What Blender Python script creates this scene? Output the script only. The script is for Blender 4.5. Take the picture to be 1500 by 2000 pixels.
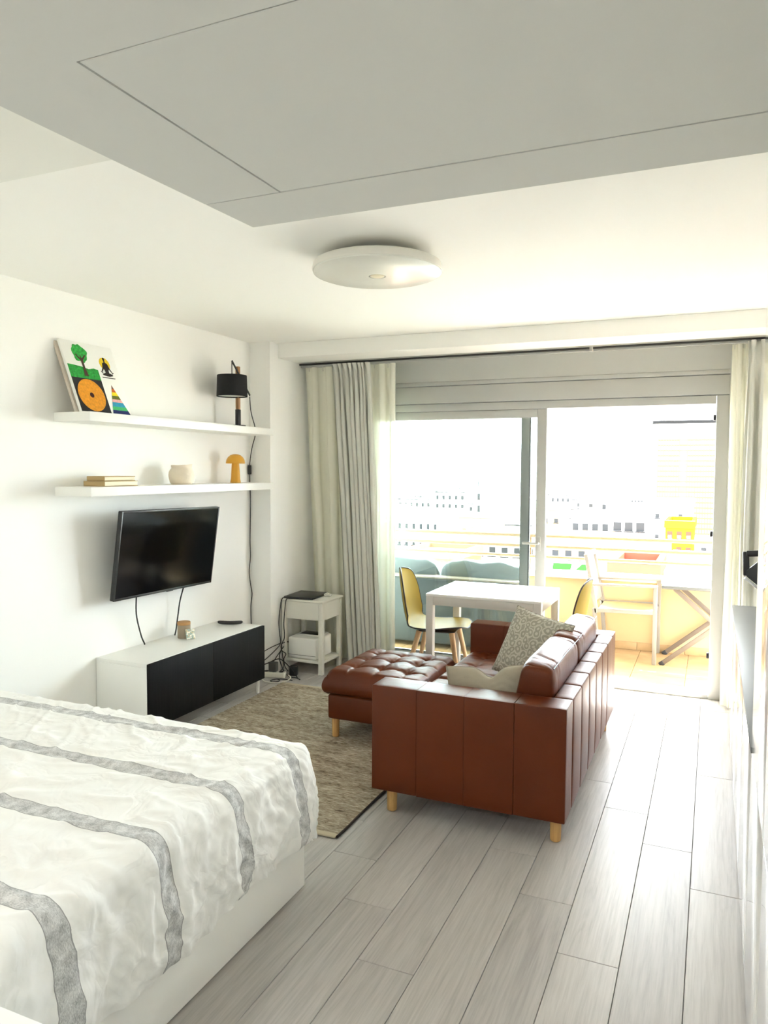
import bpy, bmesh, math, random
from mathutils import Vector, Matrix, noise

for _o in list(bpy.data.objects):
    bpy.data.objects.remove(_o)
SC = bpy.context.scene
COL = SC.collection
random.seed(7)
PI = math.pi

# ------------------------------------------------------------------ camera
YAW, PITCH, ROLL, FPX = 0.412108, 0.0565736, -0.00521091, 1470.425
cy_, sy_ = math.cos(YAW), math.sin(YAW)
fwd = Vector((-sy_ * math.cos(PITCH), cy_ * math.cos(PITCH), -math.sin(PITCH)))
rgt = Vector((cy_, sy_, 0))
dwn = fwd.cross(rgt)
c_, s_ = math.cos(ROLL), math.sin(ROLL)
r2 = c_ * rgt + s_ * dwn
d2 = -s_ * rgt + c_ * dwn
cam_data = bpy.data.cameras.new('camera')
cam = bpy.data.objects.new('camera', cam_data)
COL.objects.link(cam)
cam.matrix_world = Matrix(((r2.x, -d2.x, -fwd.x, 0.0), (r2.y, -d2.y, -fwd.y, 0.0),
                           (r2.z, -d2.z, -fwd.z, 1.6), (0, 0, 0, 1)))
cam_data.sensor_fit = 'HORIZONTAL'
cam_data.sensor_width = 36.0
cam_data.lens = FPX / 1500.0 * 36.0
cam_data.clip_start = 0.02
cam_data.clip_end = 8000
SC.camera = cam

# ------------------------------------------------------------------ world, sun, exposure
world = bpy.data.worlds.new('hazy_sky')
SC.world = world
world.use_nodes = True
bg = world.node_tree.nodes['Background']
bg.inputs['Color'].default_value = (0.85, 0.93, 1.0, 1)
bg.inputs['Strength'].default_value = 1.45

sun_d = bpy.data.lights.new('sun', 'SUN')
sun_d.energy = 7.5
sun_d.angle = math.radians(1.0)
sun_d.color = (1.0, 0.965, 0.91)
sun = bpy.data.objects.new('sun', sun_d)
COL.objects.link(sun)
to_sun = Vector((0.22, 1.0, 0.95)).normalized()
sun.rotation_euler = to_sun.to_track_quat('Z', 'Y').to_euler()
sun.location = (0, 20, 20)

por_d = bpy.data.lights.new('window_portal', 'AREA')
por_d.shape = 'RECTANGLE'
por_d.size, por_d.size_y = 2.8, 2.12
por_d.cycles.is_portal = True
por = bpy.data.objects.new('window_portal', por_d)
COL.objects.link(por)
por.location = (-1.32, 5.80, 1.04)
por.rotation_euler = (-PI / 2, 0, 0)

SC.view_settings.view_transform = 'Standard'
SC.view_settings.look = 'None'
SC.view_settings.gamma = 1.0
SC.view_settings.use_curve_mapping = False
SC.view_settings.exposure = 4.22
SC.cycles.max_bounces = 14
SC.cycles.diffuse_bounces = 10
SC.cycles.glossy_bounces = 6
SC.cycles.transparent_max_bounces = 16
SC.cycles.caustics_reflective = False
SC.cycles.caustics_refractive = False


# ------------------------------------------------------------------ material helpers
def srgb(r, g, b):
    f = lambda v: (v / 255 / 12.92) if v / 255 <= 0.04045 else ((v / 255 + 0.055) / 1.055) ** 2.4
    return (f(r), f(g), f(b), 1)


class Mat:
    """small node-graph writer"""
    def __init__(s, name, color=(0.8, 0.8, 0.8, 1), rough=0.5, metal=0.0, spec=0.5, coat=0.0):
        s.m = bpy.data.materials.new(name)
        s.m.use_nodes = True
        s.nt = s.m.node_tree
        s.b = s.nt.nodes['Principled BSDF']
        s.b.inputs['Base Color'].default_value = color
        s.b.inputs['Roughness'].default_value = rough
        s.b.inputs['Metallic'].default_value = metal
        s.b.inputs['Specular IOR Level'].default_value = spec
        s.b.inputs['Coat Weight'].default_value = coat
        s.b.inputs['Coat Roughness'].default_value = 0.03

    def n(s, t, **kw):
        nd = s.nt.nodes.new(t)
        for k, v in kw.items():
            if k in nd.inputs:
                nd.inputs[k].default_value = v
            else:
                setattr(nd, k, v)
        return nd

    def l(s, a, b):
        s.nt.links.new(a, b)

    def coord(s, kind='Object', scale=(1, 1, 1), rot=(0, 0, 0), rnd=False):
        tc = s.n('ShaderNodeTexCoord')
        mp = s.n('ShaderNodeMapping')
        mp.inputs['Scale'].default_value = scale
        mp.inputs['Rotation'].default_value = rot
        s.l(tc.outputs[kind], mp.inputs['Vector'])
        if rnd:
            oi = s.n('ShaderNodeObjectInfo')
            mul = s.n('ShaderNodeVectorMath', operation='SCALE')
            mul.inputs[0].default_value = (37.0, 91.0, 53.0)
            s.l(oi.outputs['Random'], mul.inputs['Scale'])
            s.l(mul.outputs[0], mp.inputs['Location'])
        return mp.outputs[0]

    def ramp(s, fac, stops):
        r = s.n('ShaderNodeValToRGB')
        els = r.color_ramp.elements
        while len(els) < len(stops):
            els.new(0.5)
        for e, (p, c) in zip(els, stops):
            e.position = p
            e.color = c
        s.l(fac, r.inputs['Fac'])
        return r.outputs['Color']

    def noise(s, vec, scale=5, detail=4, rough=0.5, dist=0.0):
        nd = s.n('ShaderNodeTexNoise')
        nd.inputs['Scale'].default_value = scale
        nd.inputs['Detail'].default_value = detail
        nd.inputs['Roughness'].default_value = rough
        nd.inputs['Distortion'].default_value = dist
        s.l(vec, nd.inputs['Vector'])
        return nd.outputs['Fac']

    def bump(s, h, strength=0.2, dist=0.01):
        b = s.n('ShaderNodeBump')
        b.inputs['Strength'].default_value = strength
        b.inputs['Distance'].default_value = dist
        s.l(h, b.inputs['Height'])
        s.l(b.outputs[0], s.b.inputs['Normal'])

    def color(s, sock):
        s.l(sock, s.b.inputs['Base Color'])

    def mix(s, fac, a, b):
        m = s.n('ShaderNodeMix', data_type='RGBA')
        for v, i in ((fac, 0), (a, 6), (b, 7)):
            if isinstance(v, (tuple, list, float, int)):
                m.inputs[i].default_value = v
            else:
                s.l(v, m.inputs[i])
        return m.outputs[2]

    def math(s, op, a, b=0.0, c=None):
        m = s.n('ShaderNodeMath', operation=op)
        for i, v in enumerate((a, b, c)):
            if v is None:
                continue
            if isinstance(v, (float, int)):
                m.inputs[i].default_value = v
            else:
                s.l(v, m.inputs[i])
        return m.outputs[0]


def simple(name, col, rough=0.5, metal=0, spec=0.5, coat=0.0, bump=0.0, bscale=200, vary=0.0, vscale=3.0):
    M = Mat(name, col, rough, metal, spec, coat)
    if bump or vary:
        v = M.coord()
        f = M.noise(v, bscale, 3)
        if bump:
            M.bump(f, bump, 0.003)
        if vary:
            g = M.noise(v, vscale, 5)
            k = 1 - vary
            M.color(M.ramp(g, [(0.3, (col[0] * k, col[1] * k, col[2] * k, 1)), (0.7, col)]))
    return M.m


MT = {}
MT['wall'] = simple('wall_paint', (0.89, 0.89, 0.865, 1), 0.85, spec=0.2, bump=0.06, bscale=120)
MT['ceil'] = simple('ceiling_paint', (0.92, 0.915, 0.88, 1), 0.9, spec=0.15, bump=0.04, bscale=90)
MT['dropceil'] = simple('grey_white_ceiling_paint', (0.575, 0.58, 0.555, 1), 0.9, spec=0.15, bump=0.04, bscale=90)  # ceiling paint darkened: the box's shade is put into this colour
MT['frontwall'] = simple('window_wall_paint', (0.55, 0.555, 0.53, 1), 0.9, spec=0.15, bump=0.04, bscale=90)  # lower albedo paints in the shade on the wall facing away from daylight
MT['stepceil'] = simple('shaded_step_ceiling', (0.78, 0.78, 0.73, 1), 0.9, spec=0.15, bump=0.04, bscale=90)  # toned below the ceiling paint, with the step's shading in the colour
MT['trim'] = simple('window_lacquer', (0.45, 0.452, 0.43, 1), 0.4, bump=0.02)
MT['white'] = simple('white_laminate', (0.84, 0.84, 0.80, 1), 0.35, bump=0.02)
MT['tableshade'] = simple('table_leg_paint', (0.56, 0.54, 0.50, 1), 0.4)  # darker than the tabletop: shade of the sides facing the room, mixed into the colour
MT['offwhite'] = simple('off_white_paint', (0.74, 0.73, 0.66, 1), 0.4, bump=0.03)
MT['gloss'] = simple('gloss_white_lacquer', (0.84, 0.84, 0.82, 1), 0.05, coat=0.6, spec=0.6)
MT['glosstop'] = simple('gloss_grey_top', (0.14, 0.143, 0.14, 1), 0.4, spec=0.2)
MT['shelf'] = simple('shelf_foil', (0.85, 0.85, 0.81, 1), 0.4)
MT['bed'] = simple('bed_lacquer', (0.90, 0.90, 0.87, 1), 0.45, bump=0.03)
MT['dark'] = simple('dark_gap', (0.03, 0.03, 0.028, 1), 0.7)
MT['black'] = simple('black_plastic', (0.012, 0.012, 0.013, 1), 0.35)
MT['blackmat'] = simple('black_fabric', (0.008, 0.008, 0.009, 1), 0.9, bump=0.3, bscale=600)
MT['cable'] = simple('cable_rubber', (0.012, 0.012, 0.012, 1), 0.5)
MT['whitecable'] = simple('white_cable', (0.75, 0.74, 0.66, 1), 0.45)
MT['screen'] = simple('tv_screen', (0.002, 0.002, 0.0025, 1), 0.10, spec=0.13)
MT['steel'] = simple('brushed_steel', (0.5, 0.5, 0.5, 1), 0.35, metal=1)
MT['brass'] = simple('button_brown', (0.06, 0.015, 0.006, 1), 0.4)
MT['yellow'] = simple('yellow_plastic', srgb(164, 140, 60), 0.5, spec=0.12, vary=0.08)
MT['mush'] = simple('mustard_lacquer', srgb(214, 158, 44), 0.35)
MT['seatdark'] = simple('dark_brown_edge', (0.03, 0.022, 0.015, 1), 0.5)
MT['ceramic'] = simple('rough_clay', srgb(232, 220, 200), 0.8, bump=0.5, bscale=70, vary=0.12)
MT['jar'] = simple('grey_stoneware', srgb(150, 136, 116), 0.7, bump=0.1)
MT['cork'] = simple('cork_lid', srgb(196, 150, 98), 0.8, bump=0.3, bscale=300, vary=0.2)
MT['cream'] = simple('cream_render', srgb(186, 156, 114), 0.85, bump=0.2, bscale=150)
MT['coping'] = simple('white_coping', (0.82, 0.80, 0.74, 1), 0.6)
MT['rail'] = simple('cream_rail', srgb(124, 98, 66), 0.5)
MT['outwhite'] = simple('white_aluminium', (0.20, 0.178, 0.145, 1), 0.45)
MT['sling'] = simple('beige_sling', srgb(150, 122, 82), 0.8, bump=0.3, bscale=500)
MT['outgrey'] = simple('grey_outdoor_fabric', srgb(74, 80, 80), 0.95, spec=0.1, bump=0.4, bscale=300, vary=0.15)
MT['outgrey2'] = simple('grey_outdoor_cushion', srgb(100, 108, 109), 0.95, spec=0.1, bump=0.4, bscale=220, vary=0.15)
MT['tblgrey'] = simple('grey_table_top', srgb(82, 82, 78), 0.5)
MT['tblleg'] = simple('taupe_metal_leg', srgb(98, 86, 74), 0.45)
MT['canvas'] = simple('canvas_white', (0.84, 0.84, 0.80, 1), 0.85, bump=0.2, bscale=700)
MT['canvasedge'] = simple('canvas_raw_edge', srgb(196, 186, 172), 0.9, bump=0.2, bscale=500)
MT['binding'] = simple('dark_binding', srgb(44, 34, 28), 0.9)
MT['bindcream'] = simple('cream_binding', srgb(190, 178, 152), 0.9)
MT['bookcover'] = simple('tan_book_cover', srgb(186, 160, 112), 0.7, vary=0.1)
MT['pages'] = simple('book_pages', srgb(234, 226, 200), 0.9)
MT['lampdisc'] = simple('lamp_opal', (0.74, 0.74, 0.68, 1), 0.25, spec=0.5)
MT['lampband'] = simple('lamp_rim', (0.70, 0.68, 0.62, 1), 0.5)


def wood(name, base, dark, axis=2, scale=6.0, rough=0.5, rnd=False):
    M = Mat(name, base, rough)
    sc = [scale * 6] * 3
    sc[axis] = scale * 0.5
    v = M.coord('Object', tuple(sc), rnd=rnd)
    f = M.noise(v, 1.0, 6, 0.6, 0.8)
    M.color(M.ramp(f, [(0.3, dark), (0.65, base)]))
    M.bump(f, 0.08, 0.002)
    return M.m


MT['oakleg'] = wood('light_oak', srgb(208, 166, 104), srgb(176, 132, 78))
MT['lampwood'] = wood('walnut_post', srgb(176, 132, 84), srgb(140, 100, 62))
MT['chairwood'] = wood('beech_leg', srgb(206, 172, 128), srgb(184, 146, 102))


def plank_mat():
    M = Mat('grey_oak_plank', (0.4, 0.38, 0.35, 1), 0.36, spec=0.2)
    v = M.coord('Object', (16, 1.1, 16), rnd=True)
    n1 = M.noise(v, 1.4, 8, 0.62, 1.6)
    v2 = M.coord('Object', (90, 3.0, 90), rnd=True)
    n2 = M.noise(v2, 1.5, 5, 0.6, 0.3)
    v3 = M.coord('Object', (2.5, 1.2, 2.5), rnd=True)
    n3 = M.noise(v3, 1.0, 3)
    a = M.ramp(n1, [(0.28, srgb(158, 153, 149)), (0.5, srgb(183, 179, 175)), (0.75, srgb(196, 192, 188))])
    b = M.ramp(n2, [(0.3, srgb(160, 155, 151)), (0.6, srgb(192, 188, 184))])
    c = M.mix(0.4, a, b)
    oi = M.n('ShaderNodeObjectInfo')
    val = M.math('MULTIPLY_ADD', oi.outputs['Random'], 0.16, 0.87)
    hs = M.n('ShaderNodeHueSaturation')
    M.l(val, hs.inputs['Value'])
    M.l(c, hs.inputs['Color'])
    M.color(hs.outputs[0])
    rr = M.math('MULTIPLY_ADD', n3, 0.16, 0.26)
    M.l(rr, M.b.inputs['Roughness'])
    M.bump(n2, 0.10, 0.002)
    return M.m


MT['plank'] = plank_mat()


def tile_mat():
    M = Mat('terrace_tile', srgb(160, 128, 84), 0.6)
    v = M.coord('Object', (3, 3, 3), rnd=True)
    f = M.noise(v, 2.0, 5)
    M.color(M.ramp(f, [(0.3, srgb(152, 122, 82)), (0.7, srgb(170, 140, 98))]))
    return M.m


MT['tile'] = tile_mat()


def leather_mat():
    M = Mat('cognac_leather', srgb(84, 36, 11), 0.4, spec=0.24)
    v = M.coord('Object', (1, 1, 1))
    f = M.noise(v, 3.0, 5)
    M.color(M.ramp(f, [(0.3, srgb(82, 35, 9)), (0.7, srgb(96, 42, 12))]))
    g = M.noise(v, 320, 3)
    h = M.noise(v, 14, 4, 0.5, 1.2)
    s = M.math('MULTIPLY_ADD', h, 2.0, g)
    M.bump(s, 0.14, 0.004)
    r = M.math('MULTIPLY_ADD', f, 0.15, 0.33)
    M.l(r, M.b.inputs['Roughness'])
    return M.m


MT['leather'] = leather_mat()


def console_mat():
    M = Mat('black_brown_oak', (0.012, 0.011, 0.010, 1), 0.55, spec=0.12)
    v = M.coord('Object', (60, 60, 2.0))
    f = M.noise(v, 1.5, 5)
    M.color(M.ramp(f, [(0.35, (0.003, 0.003, 0.003, 1)), (0.7, (0.008, 0.0075, 0.007, 1))]))
    M.bump(f, 0.2, 0.002)
    return M.m


MT['blackoak'] = console_mat()


def duvet_mat():
    """white cotton with woven grey bands; UV v = metres across the bed"""
    M = Mat('striped_cotton', (0.86, 0.86, 0.84, 1), 0.8, spec=0.25)
    tc = M.n('ShaderNodeTexCoord')
    sp = M.n('ShaderNodeSeparateXYZ')
    M.l(tc.outputs['UV'], sp.inputs[0])
    yv = sp.outputs['Y']
    w = M.noise(tc.outputs['UV'], 9, 2)
    yv = M.math('ADD', yv, M.math('MULTIPLY_ADD', w, 0.006, -0.003))
    ph = M.math('ADD', yv, 0.012)            # band centres at 1.25 + k * 0.376
    t = M.math('ABSOLUTE', M.math('SUBTRACT', M.math('MODULO', ph, 0.362), 0.181))
    band = M.math('LESS_THAN', t, 0.030)
    rib_shadow = M.math('MULTIPLY', M.math('LESS_THAN', t, 0.0322), M.math('GREATER_THAN', t, 0.0295))
    mp = M.n('ShaderNodeMapping')
    mp.inputs['Scale'].default_value = (140, 420, 1)
    M.l(tc.outputs['UV'], mp.inputs[0])
    f = M.noise(mp.outputs[0], 1.0, 5, 0.75)
    g = M.noise(tc.outputs['UV'], 30, 4)
    ff = M.math('MULTIPLY_ADD', g, 0.5, M.math('MULTIPLY', f, 0.75))
    grey = M.ramp(ff, [(0.43, srgb(128, 128, 128)), (0.58, srgb(182, 183, 183)), (0.76, srgb(230, 230, 229))])
    c = M.mix(band, (0.86, 0.86, 0.84, 1), grey)
    c = M.mix(rib_shadow, c, srgb(156, 156, 156))  # woven rib line, doubling as a painted shadow along the stripe edge
    M.color(c)
    v = M.coord('UV', (1, 1, 1))
    k = M.math('MINIMUM', M.math('MULTIPLY', M.math('ABSOLUTE', M.math('SUBTRACT', M.noise(v, 6.5, 3, 0.5, 0.7), 0.5)), 9.0), 1.0)
    fine = M.noise(mp.outputs[0], 1.0, 2)
    hh = M.math('MULTIPLY_ADD', k, 1.0, M.math('MULTIPLY', M.math('MULTIPLY', f, band), 0.12))
    M.bump(hh, 0.22, 0.012)
    return M.m


MT['duvet'] = duvet_mat()


def rug_mat():
    M = Mat('woven_wool_jute', srgb(150, 136, 112), 0.95, spec=0.1)
    v = M.coord('Object', (26, 130, 40))
    f = M.noise(v, 1.0, 6, 0.7, 0.6)
    v2 = M.coord('Object', (3.5, 16, 10))
    g = M.noise(v2, 1.0, 4)
    m = M.math('MULTIPLY_ADD', f, 0.75, M.math('MULTIPLY', g, 0.25))
    M.color(M.ramp(m, [(0.36, srgb(88, 76, 62)), (0.45, srgb(152, 138, 118)), (0.56, srgb(188, 177, 156)), (0.68, srgb(226, 219, 204))]))
    M.bump(f, 0.9, 0.008)
    return M.m


MT['rug'] = rug_mat()


def swirl_mat():
    M = Mat('swirl_print_fabric', srgb(150, 146, 132), 0.95, spec=0.1)
    v = M.coord('Object', (1, 1, 1))
    dn = M.n('ShaderNodeTexNoise')
    dn.inputs['Scale'].default_value = 14
    M.l(v, dn.inputs['Vector'])
    add = M.n('ShaderNodeMix', data_type='VECTOR')
    add.inputs[0].default_value = 0.035
    M.l(v, add.inputs[4])
    M.l(dn.outputs['Color'], add.inputs[5])
    vo = M.n('ShaderNodeTexVoronoi')
    vo.voronoi_dimensions = '2D'
    vo.inputs['Scale'].default_value = 25
    vo.inputs['Randomness'].default_value = 0.75
    M.l(add.outputs[1], vo.inputs['Vector'])
    s = M.math('SINE', M.math('MULTIPLY', vo.outputs['Distance'], 15.0))
    k = M.math('GREATER_THAN', s, 0.25)
    g = M.noise(v, 500, 2)
    a = M.ramp(g, [(0.3, srgb(146, 143, 131)), (0.7, srgb(160, 157, 145))])
    b = M.ramp(g, [(0.3, srgb(178, 174, 162)), (0.7, srgb(194, 190, 178))])
    M.color(M.mix(k, a, b))
    M.bump(M.math('MULTIPLY_ADD', k, 0.6, g), 0.25, 0.003)
    return M.m


MT['swirl'] = swirl_mat()
MT['linen'] = simple('pale_linen', srgb(162, 154, 138), 0.95, spec=0.1, bump=0.3, bscale=350, vary=0.1)


def cloth_mat(name, col, transp, transl):
    m = bpy.data.materials.new(name)
    m.use_nodes = True
    nt = m.node_tree
    nt.nodes.clear()
    out = nt.nodes.new('ShaderNodeOutputMaterial')
    tc = nt.nodes.new('ShaderNodeTexCoord')
    mp = nt.nodes.new('ShaderNodeMapping')
    mp.inputs['Scale'].default_value = (500, 500, 160)
    nz = nt.nodes.new('ShaderNodeTexNoise')
    nz.inputs['Scale'].default_value = 1.0
    nt.links.new(tc.outputs['Object'], mp.inputs[0])
    nt.links.new(mp.outputs[0], nz.inputs['Vector'])
    bp = nt.nodes.new('ShaderNodeBump')
    bp.inputs['Strength'].default_value = 0.12
    bp.inputs['Distance'].default_value = 0.002
    nt.links.new(nz.outputs['Fac'], bp.inputs['Height'])
    di = nt.nodes.new('ShaderNodeBsdfDiffuse')
    di.inputs['Color'].default_value = col
    tl = nt.nodes.new('ShaderNodeBsdfTranslucent')
    tl.inputs['Color'].default_value = col
    tr = nt.nodes.new('ShaderNodeBsdfTransparent')
    nt.links.new(bp.outputs[0], di.inputs['Normal'])
    m1 = nt.nodes.new('ShaderNodeMixShader')
    m1.inputs[0].default_value = transl
    nt.links.new(di.outputs[0], m1.inputs[1])
    nt.links.new(tl.outputs[0], m1.inputs[2])
    m2 = nt.nodes.new('ShaderNodeMixShader')
    m2.inputs[0].default_value = transp
    nt.links.new(m1.outputs[0], m2.inputs[1])
    nt.links.new(tr.outputs[0], m2.inputs[2])
    nt.links.new(m2.outputs[0], out.inputs[0])
    return m


MT['sheer'] = cloth_mat('sheer_voile', (0.84, 0.83, 0.72, 1), 0.03, 0.14)
MT['drape'] = cloth_mat('grey_linen_drape', (0.70, 0.70, 0.645, 1), 0.0, 0.15)


def glass_mat():
    m = bpy.data.materials.new('window_glass')
    m.use_nodes = True
    nt = m.node_tree
    nt.nodes.clear()
    out = nt.nodes.new('ShaderNodeOutputMaterial')
    tr = nt.nodes.new('ShaderNodeBsdfTransparent')
    tr.inputs['Color'].default_value = (0.92, 0.955, 0.945, 1)
    gl = nt.nodes.new('ShaderNodeBsdfGlossy')
    gl.inputs['Roughness'].default_value = 0.0
    fr = nt.nodes.new('ShaderNodeFresnel')
    fr.inputs['IOR'].default_value = 1.45
    mx = nt.nodes.new('ShaderNodeMixShader')
    nt.links.new(fr.outputs[0], mx.inputs[0])
    nt.links.new(tr.outputs[0], mx.inputs[1])
    nt.links.new(gl.outputs[0], mx.inputs[2])
    nt.links.new(mx.outputs[0], out.inputs[0])
    return m


MT['glass'] = glass_mat()


# ------------------------------------------------------------------ mesh helpers
class MB:
    def __init__(s):
        s.bm = bmesh.new()

    def box(s, x0, x1, y0, y1, z0, z1, bev=0.003, seg=2, mat=None):
        r = bmesh.ops.create_cube(s.bm, size=1.0)
        vs = r['verts']
        for v in vs:
            v.co = Vector((x0 + (v.co.x + .5) * (x1 - x0), y0 + (v.co.y + .5) * (y1 - y0), z0 + (v.co.z + .5) * (z1 - z0)))
        if mat is not None:
            bmesh.ops.transform(s.bm, matrix=mat, verts=vs)
        if bev > 0:
            es = list({e for v in vs for e in v.link_edges})
            bmesh.ops.bevel(s.bm, geom=es, offset=bev, segments=seg, profile=0.5, affect='EDGES')
        return s

    def grid(s, nu, nv, fn, wrap_u=False, uv=None):
        vs = []
        for j in range(nv + 1):
            row = []
            for i in range(nu if wrap_u else nu + 1):
                row.append(s.bm.verts.new(fn(i / nu, j / nv)))
            vs.append(row)
        lay = s.bm.loops.layers.uv.verify() if uv else None
        for j in range(nv):
            for i in range(nu):
                i2 = (i + 1) % nu if wrap_u else i + 1
                f = s.bm.faces.new((vs[j][i], vs[j][i2], vs[j + 1][i2], vs[j + 1][i]))
                if uv:
                    for lp, (a, b) in zip(f.loops, ((i, j), (i2, j), (i2, j + 1), (i, j + 1))):
                        lp[lay].uv = uv(a / nu, b / nv)
        return vs

    def lathe(s, prof, seg=32, c=(0, 0, 0), m=None):
        M = m or Matrix.Translation(c)
        rows = []
        for r, z in prof:
            if r < 1e-5:
                rows.append([s.bm.verts.new(M @ Vector((0, 0, z)))])
            else:
                rows.append([s.bm.verts.new(M @ Vector((r * math.cos(2 * PI * k / seg), r * math.sin(2 * PI * k / seg), z))) for k in range(seg)])
        for a, b in zip(rows, rows[1:]):
            for k in range(seg):
                k2 = (k + 1) % seg
                if len(a) == 1 and len(b) == 1:
                    continue
                if len(a) == 1:
                    s.bm.faces.new((a[0], b[k2], b[k]))
                elif len(b) == 1:
                    s.bm.faces.new((a[k], a[k2], b[0]))
                else:
                    s.bm.faces.new((a[k], a[k2], b[k2], b[k]))
        return s

    def rod(s, p, q, r1, r2=None, seg=16, bev=0.0):
        p, q = Vector(p), Vector(q)
        r2 = r1 if r2 is None else r2
        d = q - p
        M = Matrix.Translation(p) @ d.to_track_quat('Z', 'Y').to_matrix().to_4x4()
        L = d.length
        b = bev or min(r1, r2) * 0.2
        s.lathe([(0, 0), (r1 - b, 0), (r1, b), (r2, L - b), (r2 - b, L), (0, L)], seg, m=M)
        return s

    def bar(s, p, q, w, h, bev=0.002, up=(0, 0, 1)):
        """rectangular bar from p to q; w across, h along 'up'"""
        p, q = Vector(p), Vector(q)
        d = (q - p)
        L = d.length
        d.normalize()
        u = Vector(up)
        side = d.cross(u).normalized()
        u2 = side.cross(d).normalized()
        M = Matrix(((side.x, d.x, u2.x, p.x), (side.y, d.y, u2.y, p.y), (side.z, d.z, u2.z, p.z), (0, 0, 0, 1)))
        s.box(-w / 2, w / 2, 0, L, -h / 2, h / 2, bev, 2, M)
        return s

    def tube(s, pts, r, seg=8, smooth=6, closed=False):
        P = [Vector(p) for p in pts]
        if smooth > 1:
            Q = []
            n = len(P)
            for i in range(n - 1):
                p0, p1, p2, p3 = P[max(i - 1, 0)], P[i], P[i + 1], P[min(i + 2, n - 1)]
                for k in range(smooth):
                    t = k / smooth
                    Q.append(0.5 * ((2 * p1) + (-p0 + p2) * t + (2 * p0 - 5 * p1 + 4 * p2 - p3) * t * t + (-p0 + 3 * p1 - 3 * p2 + p3) * t ** 3))
            Q.append(P[-1])
            P = Q
        rows = []
        up = Vector((0.13, 0.31, 0.94)).normalized()
        for i, p in enumerate(P):
            t = (P[min(i + 1, len(P) - 1)] - P[max(i - 1, 0)])
            t = t.normalized() if t.length > 1e-9 else Vector((0, 0, 1))
            a = up - t * up.dot(t)
            if a.length < 1e-3:
                a = Vector((1, 0, 0)) - t * t.x
            a.normalize()
            up = a
            b = t.cross(a)
            rows.append([s.bm.verts.new(p + r * (math.cos(2 * PI * k / seg) * a + math.sin(2 * PI * k / seg) * b)) for k in range(seg)])
        for a, b in zip(rows, rows[1:]):
            for k in range(seg):
                s.bm.faces.new((a[k], a[(k + 1) % seg], b[(k + 1) % seg], b[k]))
        s.bm.faces.new(rows[0][::-1])
        s.bm.faces.new(rows[-1])
        return s

    def prism(s, poly, fn0, fn1):
        a = [s.bm.verts.new(fn0(*p)) for p in poly]
        b = [s.bm.verts.new(fn1(*p)) for p in poly]
        s.bm.faces.new(a)
        s.bm.faces.new(b[::-1])
        n = len(a)
        for i in range(n):
            s.bm.faces.new((a[i], b[i], b[(i + 1) % n], a[(i + 1) % n]))
        return s

    def build(s, name, mat, parent=None, loc=None, ang=35, weld=False, rot=None):
        bm = s.bm
        if weld:
            bmesh.ops.remove_doubles(bm, verts=bm.verts[:], dist=1e-5)
        bmesh.ops.recalc_face_normals(bm, faces=bm.faces[:])
        me = bpy.data.meshes.new(name)
        bm.to_mesh(me)
        bm.free()
        me.materials.append(MT[mat] if isinstance(mat, str) else mat)
        me.polygons.foreach_set('use_smooth', [True] * len(me.polygons))
        me.set_sharp_from_angle(angle=math.radians(ang))
        o = bpy.data.objects.new(name, me)
        COL.objects.link(o)
        if parent:
            o.parent = parent
        if loc:
            o.location = loc
        if rot:
            o.rotation_euler = rot
        return o


def tag(o, label=None, cat=None, group=None, kind=None):
    if label:
        o['label'] = label
    if cat:
        o['category'] = cat
    if group:
        o['group'] = group
    if kind:
        o['kind'] = kind
    return o


def thing(name, label, cat, loc=(0, 0, 0), rz=0.0, group=None, rot=None):
    o = bpy.data.objects.new(name, None)
    COL.objects.link(o)
    o.location = loc
    o.rotation_euler = rot if rot else (0, 0, rz)
    o.empty_display_size = 0.1
    return tag(o, label, cat, group)


def dup_tree(o, parent=None):
    c = o.copy()
    COL.objects.link(c)
    if parent:
        c.parent = parent
    for ch in list(o.children):
        dup_tree(ch, c)
    return c


def bx(x0, x1, y0, y1, z0, z1, bev=0.003, seg=2):
    return MB().box(x0, x1, y0, y1, z0, z1, bev, seg)


def struct(o):
    return tag(o, kind='structure')


def fbm(p, sc, oct=3):
    v, a, s = 0.0, 1.0, sc
    for _ in range(oct):
        v += a * noise.noise(Vector(p) * s)
        a *= 0.5
        s *= 2.1
    return v


# ================================================================== STRUCTURE
XL, XR, YF, YB, ZC = -3.30, 0.56, 5.68, -1.60, 2.566

# floor: slab with every board as a plank
floor = struct(bx(XL - .15, XR + .15, YB - .15, YF + .10, -0.20, -0.012, 0).build('floor', 'dark'))
PW, PL = 0.197, 1.185
plank_cache = {}


def plank(x0, x1, y0, y1):
    key = (round(x1 - x0, 3), round(y1 - y0, 3))
    if key not in plank_cache:
        w, l = key
        m = MB().box(-w / 2 + .0009, w / 2 - .0009, -l / 2 + .0009, l / 2 - .0009, -0.012, 0.0, 0.0014, 1)
        o = m.build('plank', 'plank', floor)
        plank_cache[key] = o
    else:
        o = plank_cache[key].copy()
        COL.objects.link(o)
    o.location = ((x0 + x1) / 2, (y0 + y1) / 2, 0)


for k in range(-3, 18):
    x1 = min(0.157 - PW * k, XR)
    x0 = max(0.157 - PW * (k + 1), XL)
    if x1 - x0 < 0.01:
        continue
    y = 3.042 + 0.295 * k
    while y > YB:
        y -= PL
    while y < YF + .06:
        a, b = max(y, YB), min(y + PL, YF + .06)
        if b - a > 0.02:
            plank(x0, x1, a, b)
        y += PL

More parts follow.
